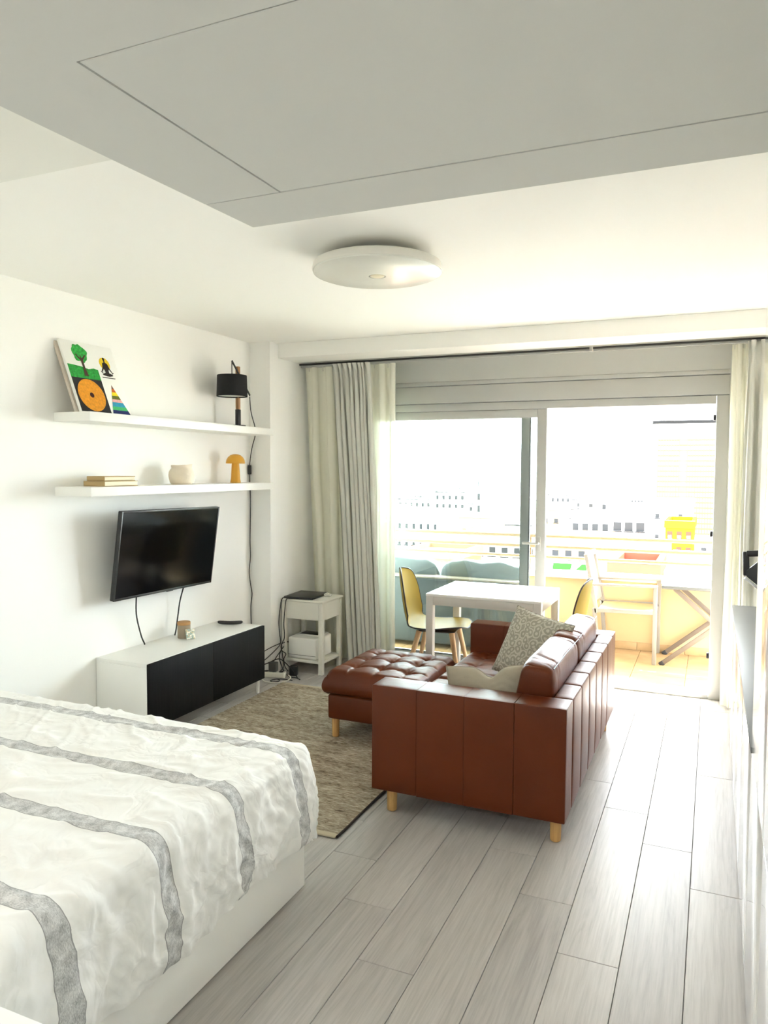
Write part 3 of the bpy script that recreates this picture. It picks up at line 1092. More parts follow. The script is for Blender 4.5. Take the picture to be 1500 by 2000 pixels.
bx(TW * .55 - .03, TW * .55 + .03, -.008, 0, -.02, -.008, 0.002).build('sensor_bar', 'black', tv)
bx(.28, .65, .1, .40, -.055, -.031, 0.004).build('wall_bracket', 'black', tv)
tag(MB().tube([(-3.20, 3.565, .84), (-3.235, 3.60, .70), (-3.25, 3.655, .56), (-3.255, 3.69, .500), (-3.262, 3.70, .490)], .0045).build('television_cable', 'cable'), 'black cable slanting from the television down to the console, farther from the jar', 'cable', 'cables below the television')
tag(MB().tube([(-3.195, 4.01, .83), (-3.235, 4.015, .72), (-3.242, 4.0, .62), (-3.25, 3.99, .53), (-3.257, 3.985, .490)], .0045).build('television_cable', 'cable'), 'black cable hanging straight from the television behind the jar', 'cable', 'cables below the television')

# media console
mc = thing('media_console', 'low white media console with black wood doors under the television', 'cabinet', (-3.10, 3.925, 0))
m = MB()
m.box(-.195, .178, -.598, .598, .465, .487, .0015)
m.box(-.195, .178, -.598, -.578, .106, .4645, .0015)
m.box(-.195, .178, .578, .598, .106, .4645, .0015)
m.box(-.195, .178, -.5775, .5775, .106, .126, .0015)
m.box(-.195, -.185, -.5775, .5775, .1265, .4645, .0)
m.build('carcass', 'white', mc)
for y0 in (-.598, .0015):
    bx(.180, .199, y0, y0 + .5965, .106, .486, .0015).build('door', 'blackoak', mc)
for x in (-.15, .155):
    for y in (-.57, .575):
        MB().rod((x, y, 0), (x, y, .1055), .012, .015).build('leg', 'white', mc)
ZT = .4875
jr = thing('lidded_jar', 'small grey stoneware jar with a cork lid on the media console', 'jar', (-3.165, 3.965, ZT))
MB().lathe([(0, 0), (.040, 0), (.042, .003), (.042, .085), (.040, .087), (0, .087)], 32).build('jar_body', 'jar', jr)
MB().lathe([(0, .0875), (.0405, .0875), (.0425, .09), (.0425, .104), (.040, .107), (0, .107)], 32).build('lid', 'cork', jr)


def tile_card():
    M = Mat('painted_tile_card', (.8, .8, .75, 1), 0.5)
    v = M.coord('Object', (1, 1, 1))
    f = M.noise(v, 60, 3)
    g = M.noise(v, 45, 2, 0.5, 1.0)
    a = M.ramp(f, [(0.42, srgb(240, 236, 222)), (0.52, srgb(120, 168, 172)), (0.62, srgb(206, 190, 150))])
    M.color(M.mix(M.math('GREATER_THAN', g, .55), a, srgb(238, 232, 214)))
    return M.m


cd = bx(-.030, .030, -.004, .004, 0, .066, .001).build('picture_tile', tile_card(), loc=(-3.094, 3.945, ZT + .001), rot=(math.radians(-14), 0, math.radians(62)))
tag(cd, 'small painted tile propped against the stoneware jar', 'tile')
rm = thing('remote_control', 'black curved remote control on the media console', 'remote', (-3.135, 4.439, ZT), rz=math.radians(-65))
m = MB()


def rfn(u, v):
    t = v * 2 - 1
    a = u * 2 * PI
    w = .021 * (1 - .25 * t * t) * max(0.0, 1 - abs(t) ** 8) ** .5
    h = .013 * max(0.0, 1 - abs(t) ** 8) ** .5
    return Vector((w * math.cos(a), t * .092, .0135 + .006 * t * t + h * math.sin(a) * .95))


m.grid(20, 24, rfn, wrap_u=True)
m.build('body', 'black', rm, weld=True, ang=180)
m = MB()
for k in range(6):
    for q in (-1, 0, 1):
        m.lathe([(0, .0255), (.003, .0255), (.003, .0235)], 8, c=(q * .009, -.05 + k * .018, -.001 + .006 * ((-.05 + k * .018) / .092) ** 2))
m.build('button', 'dark', rm)

# ================================================================== NIGHTSTAND corner
ns = thing('nightstand', 'off-white nightstand with one drawer and a low shelf beside the curtain', 'nightstand', (-2.917, 5.25, 0))
hx, hy = .182, .17
for sx in (-1, 1):
    for sy in (-1, 1):
        bx(sx * (hx - .019) - .019, sx * (hx - .019) + .019, sy * (hy - .019) - .019, sy * (hy - .019) + .019, 0, .562, .006, 3).build('leg', 'offwhite', ns)
bx(-hx - .008, hx + .008, -hy - .008, hy + .008, .5625, .58, .006, 3).build('tabletop', 'offwhite', ns)
bx(-hx + .039, hx - .039, -hy + .004, -hy + .02, .425, .5615, .002).build('drawer_front', 'offwhite', ns)
m = MB()
m.box(-hx + .006, -hx + .02, -hy + .039, hy - .039, .425, .5615, .002)
m.box(hx - .02, hx - .006, -hy + .039, hy - .039, .425, .5615, .002)
m.box(-hx + .039, hx - .039, hy - .02, hy - .006, .425, .5615, .002)
m.build('apron', 'offwhite', ns)
bx(-hx + .006, hx - .006, -hy + .006, hy - .006, .085, .108, .003).build('shelf', 'offwhite', ns)
lp = thing('laptop', 'closed black laptop lying on the nightstand', 'laptop', (-2.962, 5.235, .5805), rz=math.radians(4))
bx(-.125, .125, -.155, .155, .003, .013, .003).build('base', 'black', lp)
bx(-.125, .125, -.155, .155, .0135, .019, .003).build('lid', 'black', lp)
for sx in (-1, 1):
    for sy in (-1, 1):
        bx(sx * .1 - .01, sx * .1 + .01, sy * .13 - .008, sy * .13 + .008, 0, .0028, 0.001).build('rubber_foot', 'dark', lp)
m = MB()
m.tube([(-2.862, 5.30, .590), (-2.845, 5.31, .592), (-2.825, 5.335, .602), (-2.805, 5.325, .594), (-2.81, 5.30, .588), (-2.835, 5.305, .587), (-2.84, 5.33, .596), (-2.815, 5.35, .59)], .0055)
ch_ = m.build('charger_cable', 'whitecable')
tag(ch_, 'coiled white charger cable beside the laptop on the nightstand', 'cable')
bx(-2.825, -2.785, 5.30, 5.335, .581, .60, .006, 3).build('charger_plug', 'whitecable', ch_)

pr = thing('printer', 'white box printer with a dark top slot on the nightstand shelf', 'printer', (-2.922, 5.235, .1085))
m = MB()
m.box(-.125, .125, -.145, .12, 0.004, .168, .014, 4)
m.build('casing', 'white', pr)
bx(-.105, .105, -.055, .11, .1685, .176, .003).build('lid', 'white', pr)
bx(-.080, .080, -.035, .075, .1765, .179, .001).build('paper_slot', 'black', pr)
bx(-.122, .122, -.1465, -.1445, .030, .033, .0005).build('seam', 'tblgrey', pr)
for sx in (-1, 1):
    bx(sx * .09 - .012, sx * .09 + .012, -.02, .02, 0, .004, 0).build('foot', 'dark', pr)

# cable tangle
CG = 'black cables at the nightstand'
m = MB()
m.tube([(-3.055, 5.13, .592), (-3.085, 5.068, .582), (-3.100, 5.058, .50), (-3.106, 5.05, .40), (-3.095, 5.04, .31), (-3.075, 5.02, .235), (-3.09, 4.97, .19), (-3.14, 4.87, .12), (-3.18, 4.75, .09)], .0036)
tag(m.build('laptop_cable', 'cable'), 'black cable bowing outwards from the laptop down to the floor tangle', 'cable', CG)
m = MB()
m.tube([(-3.03, 5.10, .594), (-3.045, 5.060, .575), (-3.055, 5.052, .48), (-3.058, 5.045, .38), (-3.05, 5.04, .28), (-3.065, 5.02, .22), (-3.035, 4.99, .14), (-3.01, 4.96, .07), (-3.02, 4.93, .046)], .0036)
tag(m.build('laptop_cable', 'cable'), 'straighter black cable dropping from the laptop to the power strip', 'cable', CG)
m = MB()
m.tube([(-3.045, 5.13, .225), (-3.07, 5.085, .232), (-3.085, 5.05, .215), (-3.065, 5.03, .175), (-3.04, 5.045, .15), (-3.05, 5.03, .11), (-3.02, 5.0, .06), (-2.985, 4.99, .03)], .0036)
tag(m.build('printer_cable', 'cable'), 'looped black cable from the side of the printer', 'cable', CG)
m = MB()
m.tube([(-3.075, 5.02, .235), (-3.12, 4.93, .21), (-3.20, 4.84, .15), (-3.24, 4.74, .11)], .0034)
m.tube([(-3.20, 4.78, .085), (-3.12, 4.88, .10), (-3.05, 4.95, .13), (-3.0, 4.97, .10), (-2.93, 4.96, .05), (-2.87, 4.93, .008)], .0042)
m.tube([(-3.06, 5.02, .20), (-3.06, 4.98, .13), (-3.00, 4.95, .04), (-2.94, 4.93, .010), (-2.88, 4.93, .006), (-2.83, 4.90, .006)], .0038)
m.tube([(-3.05, 5.03, .21), (-3.075, 4.98, .15), (-3.10, 4.93, .08), (-3.09, 4.92, .05)], .0034)
m.tube([(-3.00, 4.84, .006), (-2.965, 4.83, .006), (-2.955, 4.79, .006), (-2.99, 4.765, .006), (-3.02, 4.79, .006), (-2.985, 4.83, .010), (-2.91, 4.86, .006), (-2.87, 4.855, .006)], .0036)
tag(m.build('cable_tangle', 'cable'), 'tangle of black cables on the floor around the power strip', 'cables', kind='stuff')
ps = thing('power_strip', 'cream power strip on the floor between console and nightstand', 'power strip', (-3.06, 4.90, 0), rz=math.radians(12))
bx(-.10, .095, -.028, .028, 0, .042, .008, 3).build('body', 'whitecable', ps)
for x in (-.06, 0, .06):
    MB().rod((x, 0, .0422), (x, 0, .0432), .017).build('socket', 'dark', ps)
ad = tag(bx(-.03, .03, -.027, .027, 0, .075, .006, 3).build('power_adapter', 'cable', loc=(-2.945, 5.005, .0), rot=(0, 0, .3)), 'black block power adapter behind the power strip', 'adapter')
ad = tag(bx(-.032, .032, -.027, .027, 0, .072, .008, 3).build('power_adapter', 'tblgrey', loc=(-3.065, 4.902, .0434), rot=(0, 0, .2)), 'grey block power adapter plugged into the power strip', 'adapter')
m = MB()
m.tube([(-3.13, 4.865, .012), (-3.10, 4.80, .008), (-3.03, 4.74, .008), (-2.94, 4.755, .008), (-2.90, 4.82, .008), (-2.905, 4.89, .016), (-2.95, 4.93, .02)], .004)
tag(m.build('white_cable', 'whitecable'), 'white cable looping on the floor before the power strip', 'cable')

# ================================================================== CURTAINS
tr = thing('curtain_track', 'slim dark curtain track running under the ceiling beam', 'curtain track', (-1.3, 5.40, 2.440))
bx(-1.84, 1.84, -.012, .012, 0, .012, .002).build('track', 'dark', tr)
bx(-1.84, 1.84, .014, .034, -.014, .010, .003).build('fascia', 'trim', tr)
for x in (-1.835, .5, 1.83):
    bx(x - .012, x + .012, -.018, .036, -.016, .014, .004).build('bracket', 'trim', tr)


def curtain(name, label, x0, x1, xb0, xb1, folds, amp, yt, yb, zt, zb_, mat, seed, pinch=False, nu=None, skew=0.0):
    rnd = random.Random(seed)
    ph = [rnd.uniform(-.5, .5) for _ in range(folds + 2)]
    am = [rnd.uniform(.65, 1.25) for _ in range(folds + 2)]
    nu = nu or folds * 14
    cw_ = [0.0]
    for _ in range(folds):
        cw_.append(cw_[-1] + rnd.uniform(.55, 1.5))
    cw_ = [c / cw_[-1] for c in cw_]
    nv = 44
    o = thing(name, label, 'curtain', ((x0 + x1) / 2, yt, 0))
    ox = (x0 + x1) / 2

    def fn(u, v):
        # v = 0 top
        w = v ** .85
        xa_ = x0 + (xb0 - x0) * w
        xb_ = x1 + (xb1 - x1) * w
        i = 0
        while i < folds - 1 and u > cw_[i + 1]:
            i += 1
        f = (u - cw_[i]) / (cw_[i + 1] - cw_[i])
        k = i + f
        drift = .30 * noise.noise(Vector((u * 3.0, v * 1.6, seed)))
        A = amp * (am[i] * (1 - f) + am[i + 1] * f)
        hdr = min(1.0, v / .055)
        if pinch:
            A *= (1.0 if v < .006 else (.45 + .55 * min(1, max(0, (v - .05) / .12)))) if v > .0 else 1.0
            kk = 1 - .5 * math.exp(-((v - .055) / .012) ** 2)
            A *= kk
        else:
            A *= .55 + .45 * min(1.0, v / .3)
        tt_ = k + drift * min(1, v * 3) + .18 * (ph[i] * (1 - f) + ph[i + 1] * f)
        yy = A * math.sin(2 * PI * tt_)
        sx_ = -A * .35 * math.sin(4 * PI * tt_)
        x = xa_ + (xb_ - xa_) * u + sx_ + skew * v * math.sin(PI * u) * 0.5
        y = yt + (yb - yt) * w + yy + .008 * noise.noise(Vector((u * 9, v * 5, seed + 4)))
        return Vector((x - ox, y - yt, zt + (zb_ - zt) * v))
    m = MB()
    m.grid(nu, nv, fn)
    c = m.build('cloth', mat, o, ang=180)
    m = MB()
    m.grid(nu, 4, lambda u, v: fn(u, v * .045) + Vector((0, -.003, 0)))
    m.build('heading', mat, o, ang=180)
    m = MB()
    for i in range(folds):
        p = fn(cw_[i] + .25 * (cw_[i + 1] - cw_[i]), 0)
        m.box(p.x - .004, p.x + .004, p.y - .004, p.y + .004, zt - .03, zt + .022, .001, 1)
    m.build('hook', 'offwhite', o)
    return o


curtain('sheer_curtain', 'pale sheer voile curtain behind the bunched grey drape at the nightstand', -3.085, -2.285, -3.06, -2.335, 7, .034, 5.44, 5.585, 2.425, .012, 'sheer', 3)
curtain('drape_curtain', 'bunched heavy grey drape with pinched pleats beside the nightstand', -2.815, -2.475, -2.700, -2.40, 8, .042, 5.385, 5.455, 2.432, .012, 'drape', 5, True, skew=.04)
curtain('sheer_curtain', 'narrow sheer voile curtain by the door jamb behind the low cabinet', .088, .30, .088, .30, 4, .024, 5.45, 5.50, 2.425, .012, 'sheer', 9)
curtain('drape_curtain', 'grey pleated drape in the corner behind the low cabinet', .185, .50, .17, .52, 6, .034, 5.385, 5.40, 2.432, .012, 'drape', 12, True)

# ================================================================== CEILING LAMP
cl = thing('ceiling_lamp', 'round flat off-white ceiling lamp, unlit', 'ceiling lamp', (-1.405, 3.125, 2.470))
cl.scale = (.945, .945, 1)
MB().lathe([(0, .095), (.13, .095), (.13, .056), (0, .056)], 48).build('mount', 'trim', cl)
MB().lathe([(.20, .055), (.285, .052), (.302, .044), (.308, .02), (.306, .012), (.296, .010), (.2, .012)], 72).build('rim', 'lampband', cl)
MB().lathe([(.3045, .0115), (.303, .006), (.285, 0.0), (.15, -.006), (.04, -.008), (.040, .004), (.3, .0118)], 72).build('diffuser', 'lampdisc', cl)
MB().lathe([(0, -.010), (.028, -.010), (.034, -.008), (.036, -.004), (0, -.002)], 32).build('centre_button', 'pages', cl)

# fill lamp added behind the viewer to brighten bed and near floor, round fitting
el = thing('added_fill_lamp', 'added unseen ceiling lamp brightening the near half of the room', 'ceiling lamp', (-2.1, -.75, 2.40))
MB().lathe([(0, .0895), (.21, .0895), (.21, .056), (0, .056)], 48).build('mount', 'trim', el)
MB().lathe([(0, .055), (.285, .052), (.302, .044), (.308, .02), (.306, .012), (0, .012)], 48).build('rim', 'lampband', el)
ld = bpy.data.lights.new('added_fill_light', 'AREA')
ld.shape, ld.size, ld.energy, ld.color = 'DISK', .58, 2.4, (1.0, .98, .95)
lo = bpy.data.objects.new('added_fill_light', ld)
COL.objects.link(lo)
lo.location = (-2.1, -.75, 2.405)

# ================================================================== DINING TABLE + CHAIRS
dt = thing('dining_table', 'small white dining table in front of the terrace door', 'table', (-1.407, 5.19, 0))
hx, hy = .40, .325
bx(-hx, hx, -hy, hy, .725, .743, .002).build('tabletop', 'white', dt)
for sx in (-1, 1):
    for sy in (-1, 1):
        bx(sx * (hx - .026) - .025, sx * (hx - .026) + .025, sy * (hy - .026) - .025, sy * (hy - .026) + .025, 0, .7245, .002).build('leg', 'tableshade', dt)
m = MB()
for sy in (-1, 1):
    m.box(-hx + .052, hx - .052, sy * (hy - .012) - .01, sy * (hy - .012) + .01, .665, .7245, .002)
for sx in (-1, 1):
    m.box(sx * (hx - .012) - .01, sx * (hx - .012) + .01, -hy + .052, hy - .052, .665, .7245, .002)
m.build('apron', 'tableshade', dt)

PR = [(.235, .462), (.20, .470), (.12, .462), (.02, .450), (-.08, .448), (-.15, .458), (-.195, .482), (-.222, .525), (-.240, .60), (-.256, .70), (-.272, .80), (-.280, .845), (-.284, .868)]
WD = [.105, .165, .205, .222, .225, .222, .218, .216, .214, .205, .165, .112, .03]


def lerp_list(L, t):
    t = max(0.0, min(1.0, t)) * (len(L) - 1)
    i = min(int(t), len(L) - 2)
    f = t - i
    # Catmull-Rom
    g = lambda a: Vector(a) if isinstance(a, tuple) else a
    p0, p1, p2, p3 = g(L[max(i - 1, 0)]), g(L[i]), g(L[i + 1]), g(L[min(i + 2, len(L) - 1)])
    return 0.5 * ((2 * p1) + (p2 - p0) * f + (2 * p0 - 5 * p1 + 4 * p2 - p3) * f * f + (3 * p1 - p0 - 3 * p2 + p3) * f ** 3)


def shell_pt(u, v, off=0.0):
    p = lerp_list(PR, v)
    w = lerp_list(WD, v)
    q = lerp_list(PR, min(1, v + .01)) - lerp_list(PR, max(0, v - .01))
    tx, tz = q[0], q[1]
    L = math.hypot(tx, tz)
    nx, nz = tz / L, -tx / L            # inwards / upwards normal in the y-z plane
    if nx * 1 + nz * 1 < 0:
        nx, nz = -nx, -nz
    t = u * 2 - 1
    back = max(0.0, min(1.0, (v - .45) / .15))
    cup = (.022 * (1 - back) + .062 * back) * abs(t) ** 2.2 * (w / .22)
    crease = -.006 * back * math.exp(-(t / .25) ** 2)
    d = cup + crease + off
    return Vector((w * t, p[0] + nx * d, p[1] + nz * d))


def make_chair(label):
    c = thing('dining_chair', label, 'chair', (0, 0, 0), group='yellow shell chairs at the dining table')
    m = MB()
    m.grid(20, 48, lambda u, v: shell_pt(u, v, 0.0))
    m.grid(20, 48, lambda u, v: shell_pt(u, v, -.009))
    m.build('seat_shell', 'yellow', c, ang=60)
    m = MB()
    ring = [shell_pt(0, k / 40, -.0045) for k in range(41)] + [shell_pt(k / 8, 1, -.0045) for k in range(1, 8)] + [shell_pt(1, 1 - k / 40, -.0045) for k in range(41)] + [shell_pt(1 - k / 8, 0, -.0045) for k in range(1, 9)]
    m.tube(ring, .0056, 8, 1)
    m.build('edge_shade', 'seatdark', c, ang=60)  # dark strip painting the shade on the shell's thickness
    m = MB()
    m.box(-.12, .12, -.12, .15, .424, .434, .004)
    m.build('seat_frame', 'seatdark', c)
    for sx in (-1, 1):
        for (ya, yb) in ((.13, .215), (-.11, -.215)):
            m = MB()
            m.rod((sx * .215, yb, 0), (sx * .125, ya, .43), .012, .021, 14)
            m.build('leg', 'chairwood', c)
    return c


ch1 = make_chair('yellow shell chair on the sheer curtain side of the dining table')
ch1.location = (-1.835, 5.20, 0)
ch1.rotation_euler = (0, 0, -PI / 2 + .12)
ch2 = dup_tree(ch1)
ch2['label'] = 'yellow shell chair on the open door side of the dining table, mostly hidden'
ch2.location = (-1.02, 5.16, 0)
ch2.rotation_euler = (0, 0, PI / 2 + .05)

# ================================================================== SOFA
so = thing('leather_sofa', 'cognac leather two-seat sofa with wooden legs, back to the room', 'sofa', (0, 0, 0))
X0, X1, Y0, Y1, ZB, ZA = -1.43, -.535, 3.14, 4.84, .108, .60


def puff(x0, x1, y0, y1, z0, z1, n, amp, name, parent, rnd=.012, seg=10, mat='leather', wr=0.0, seed=0):
    """soft box: every face bulges by amp towards its middle"""
    m = MB()
    m.box(x0, x1, y0, y1, z0, z1, rnd, 3)
    bmesh.ops.subdivide_edges(m.bm, edges=[e for e in m.bm.edges if e.calc_length() > min(x1 - x0, y1 - y0, z1 - z0) * .5], cuts=seg, use_grid_fill=True)
    c = Vector(((x0 + x1) / 2, (y0 + y1) / 2, (z0 + z1) / 2))
    h = Vector(((x1 - x0) / 2, (y1 - y0) / 2, (z1 - z0) / 2))
    for v in m.bm.verts:
        d = [(v.co[i] - c[i]) / h[i] for i in range(3)]
        for i in range(3):
            if abs(d[i]) > .97:
                j, k = (i + 1) % 3, (i + 2) % 3
                b = max(0, 1 - d[j] ** 2) ** .5 * max(0, 1 - d[k] ** 2) ** .5
                v.co[i] += math.copysign(amp[i] * b, d[i])
        if wr:
            v.co += Vector((0, 0, wr * fbm((v.co.x * 3, v.co.y * 9, v.co.z * 3 + seed), 3)))
    return m.build(name, mat, parent, ang=50)


# back: vertical leather channels
nb = 6
YA, YZ = Y0 + .158, Y1 - .15
bw = (YZ - YA) / nb
for i in range(nb):
    y = YA + i * bw
    puff(X1 - .085, X1, y + .0012, y + bw - .0012, ZB, ZA, 0, (.006, 0, .003), 'back_panel', so, .009, 8)
# arms run through to the back corners
for (ya, yb) in ((Y0, YA - .001), (YZ + .001, Y1)):
    na = 4
    xw = (X1 - X0) / na
    for i in range(na):
        x = X0 + i * xw
        last = i in (0, na - 1)
        puff(x + .0003, x + xw - .0003, ya, yb, ZB, ZA, 0, (0, 0, .0006), 'arm_panel', so, .0008 if not last else .005, 5)
    pts = [(X0 + .006, ya + .004, ZB + .01), (X0 + .006, ya + .004, ZA - .004), (X1 - .006, ya + .004, ZA - .004), (X1 - .006, ya + .004, ZB + .01)]
    if ya == Y0:
        MB().tube(pts, .0035, 6, 1).build('piping', 'leather', so)
# base and seat
bx(X0 + .012, X1 - .087, Y0 + .152, Y1 - .152, ZB + .005, .262, .01, 3).build('base', 'leather', so)


def tufted(name, parent, x0, x1, y0, y1, z0, z1, bxs, bys, crown=.02, depth=.026, tuft=True, n=80):
    m = MB()
    rad = .045

    def top(u, v):
        x, y = x0 + (x1 - x0) * u, y0 + (y1 - y0) * v
        du = min(u, 1 - u) * (x1 - x0)
        dv = min(v, 1 - v) * (y1 - y0)
        ex, ey = max(0, 1 - du / rad), max(0, 1 - dv / rad)
        e = min(1.0, math.hypot(ex, ey))
        z = z1 - rad * (1 - math.sqrt(max(0, 1 - e * e)))
        z += crown * (1 - (2 * u - 1) ** 2) * (1 - (2 * v - 1) ** 2)
        k = 1 - e
        for bxx in bxs:
            for byy in bys:
                d = math.hypot(x - bxx, y - byy)
                z -= depth * math.exp(-d / .030) * min(1, k * 3)
                # radiating leather creases
                an = math.atan2(y - byy, x - bxx)
                z -= .0035 * math.exp(-((d - .03) / .03) ** 2) * max(0, math.sin(an * 7 + bxx * 40 + byy * 13)) * k
        for bxx in bxs:
            z -= .0085 * math.exp(-abs(x - bxx - .004 * math.sin(y * 40)) / .009) * min(1, k * 2)
        for byy in bys:
            z -= .0085 * math.exp(-abs(y - byy - .004 * math.sin(x * 40)) / .009) * min(1, k * 2)
        z += .003 * fbm((x, y, z0 * 7), 9) * k
        return Vector((x, y, z))
    g = m.grid(n, n, top)
    # skirt: bulging side down to z0
    rim = [g[0][i] for i in range(n + 1)] + [g[j][n] for j in range(1, n + 1)] + [g[n][i] for i in range(n - 1, -1, -1)] + [g[j][0] for j in range(n - 1, 0, -1)]
    prev = rim
    cx, cy = (x0 + x1) / 2, (y0 + y1) / 2
    base = [v.co.copy() for v in rim]
    zt = z1 - rad
    for s in range(1, 9):
        t = s / 8
        row = []
        for p in base:
            bul = .014 * math.sin(PI * min(1, t)) - (.020 * max(0, (t - .8) / .2) ** 2)
            dx = (p.x - cx) / ((x1 - x0) / 2)
            dy = (p.y - cy) / ((y1 - y0) / 2)
            ox = bul * (math.copysign(1, dx) if abs(dx) > .999 else 0)
            oy = bul * (math.copysign(1, dy) if abs(dy) > .999 else 0)
            row.append(m.bm.verts.new(Vector((p.x + ox, p.y + oy, p.z + (z0 - p.z) * t))))
        N = len(row)
        for i in range(N):
            m.bm.faces.new((prev[i], prev[(i + 1) % N], row[(i + 1) % N], row[i]))
        prev = row
    m.bm.faces.new(prev)
    o = m.build(name, 'leather', parent, ang=50)
    if tuft:
        for bxx in bxs:
            for byy in bys:
                zc = top((bxx - x0) / (x1 - x0), (byy - y0) / (y1 - y0)).z
                MB().lathe([(0, .006), (.006, .005), (.010, .001), (.010, -.003)], 14, c=(bxx, byy, zc)).build('button', 'brass', o)
    return o


ys = [3.30 + 1.38 * (i + .5) / 2 for i in range(2)]
for (ya, yb) in ((Y0 + .160, 3.989), (3.991, Y1 - .154)):
    w = yb - ya
    tufted('seat_cushion', so, X0 + .004, X1 - .17, ya, yb, .264, .425, [X0 + .15, X0 + .36, X0 + .57], [ya + w * .22, ya + w * .5, ya + w * .78], .012, .018)

# loose back cushions, part of the sofa
for i, (ya, yb) in enumerate(((Y0 + .17, 3.985), (3.99, Y1 - .17))):
    m = MB()
    cw_, cd_, ch2_ = (yb - ya) / 2, .092, .150
    cc = Vector((-.712, (ya + yb) / 2, .582))
    tilt = math.radians(6)

    def fn(u, v, cw_=cw_, cd_=cd_, ch2_=ch2_, cc=cc, i=i):
        a, b = u * 2 * PI, (v - .5) * PI
        e1, e2 = .42, .38
        sg = lambda t, e: math.copysign(abs(t) ** e, t)
        y = cw_ * sg(math.sin(b), .20)
        x = cd_ * abs(math.cos(b)) ** .22 * sg(math.cos(a), e1)
        z = ch2_ * abs(math.cos(b)) ** .22 * sg(math.sin(a), e2)
        x *= 1 - .16 * max(0, z / ch2_)
        if z > .09:
            z += .005 * (1 - (y / cw_) ** 2)
        # gathers across the top
        g = min(1.0, max(0, (z - .08) / .06))
        z -= .009 * g * (1 - abs(math.sin(y * 62 + 1.3 * math.sin(x * 22 + i) + 1.8 * math.sin(y * 13)))) ** 2 * (.55 + .45 * math.sin(y * 29 + i)) * (1 if abs(x) < cd_ * .93 else 0)
        x += .004 * fbm((x, y + i, z), 8)
        X = x * math.cos(tilt) + z * math.sin(tilt)
        Z = -x * math.sin(tilt) + z * math.cos(tilt)
        return cc + Vector((X, y, Z))
    m.grid(72, 220, fn, wrap_u=True)
    bc = m.build('back_cushion', 'leather', so, weld=True, ang=180)
    # piping along the top edges
    for sgn in (1,):
        pts = []
        for k in range(30):
            y = -cw_ * .96 + 2 * cw_ * .96 * k / 29
            x, z = sgn * cd_ * .775, ch2_ * .955 + .004 * (1 - (y / cw_) ** 2)
            pts.append(cc + Vector((x * math.cos(tilt) + z * math.sin(tilt), y, -x * math.sin(tilt) + z * math.cos(tilt))))
        MB().tube(pts, .0025, 6, 1).build('piping', 'seatdark', bc)
for (x, y) in ((-.585, 3.21), (-1.345, 3.19), (-.585, 4.72), (-1.345, 4.75)):
    MB().rod((x, y, 0), (x, y, ZB + .001), .023, .025, 24).build('leg', 'oakleg', so)

# ottoman
ot = thing('ottoman', 'button-tufted cognac leather ottoman pushed against the sofa', 'ottoman', (0, 0, 0))
OX0, OX1, OY0, OY1 = -2.070, -1.466, 3.875, 4.515
bx(OX0 + .012, OX1 - .012, OY0 + .012, OY1 - .012, .125, .272, .014, 3).build('base', 'leather', ot)
ox, oy = (OX0 + OX1) / 2, (OY0 + OY1) / 2
tufted('cushion', ot, OX0, OX1, OY0, OY1, .274, .418, [ox - .165, ox, ox + .165], [oy - .17, oy, oy + .17], .022, .030)
for x in (OX0 + .05, OX1 - .06):
    for y in (OY0 + .045, OY1 - .06):
        MB().rod((x, y, .013), (x, y, .1255), .021, .023, 20).build('leg', 'oakleg', ot)


# loose cushions
def pillow(name, label, w, h, t, mat, M, seed=0, wr=.006, bend=0.0, dip=0.0, group=None):
    o = thing(name, label, 'cushion', (0, 0, 0))
    o.matrix_world = M
    m = MB()

    def fn(u, v, s):
        a, b = u * 2 - 1, v * 2 - 1
        x = w / 2 * a * (1 - .06 * (1 - b * b))
        y = h / 2 * b * (1 - .06 * (1 - a * a))
        th = t / 2 * (max(0, 1 - abs(a) ** 2.6) ** .5) * (max(0, 1 - abs(b) ** 2.6) ** .5)
        edge = 1 - max(abs(a), abs(b))
        z = s * (th + (wr * fbm((x, y, s * 2 + seed), 11) if edge > 0 else 0) * min(1, edge * 8))
        y -= dip * math.exp(-(a / .22) ** 2) * max(0, b)
        z += bend * a * a + .3 * wr * fbm((x, y, seed + 9.0), 14)
        return Vector((x, y, z))
    m.grid(44, 44, lambda u, v: fn(u, v, 1))
    m.grid(44, 44, lambda u, v: fn(u, v, -1))
    m.build('cover', mat, o, weld=True, ang=180)
    ring = [(k / 44, 0) for k in range(44)] + [(1, k / 44) for k in range(44)] + [(1 - k / 44, 1) for k in range(44)] + [(0, 1 - k / 44) for k in range(45)]
    MB().tube([fn(a, b, 1) for a, b in ring], .0028, 6, 1).build('piping', mat, o)
    return o


def frame(pos, xv, zv):
    xv = Vector(xv).normalized()
    zv = Vector(zv)
    zv = (zv - xv * zv.dot(xv)).normalized()
    yv = zv.cross(xv)
    return Matrix(((xv.x, yv.x, zv.x, pos[0]), (xv.y, yv.y, zv.y, pos[1]), (xv.z, yv.z, zv.z, pos[2]), (0, 0, 0, 1)))


pillow('throw_cushion', 'square grey cushion printed with swirls, leaning in the sofa', .41, .40, .13, 'swirl',
       frame((-.905, 4.15, .605), (.80, -.42, -.12), (-.55, -.72, .42)), 2)
pillow('lumbar_cushion', 'oblong plain linen cushion sagging over the near sofa arm', .44, .26, .12, 'linen',
       frame((-.925, 3.385, .555), (.97, .05, .12), (-.05, -.93, .30)), 5, .008, 0, .05)

# ================================================================== RUG
rg = thing('woven_rug', 'beige woven wool rug between the bed, console and sofa', 'rug', (-2.18, 3.80, 0))
m = MB()
RW, RL = .725, .965


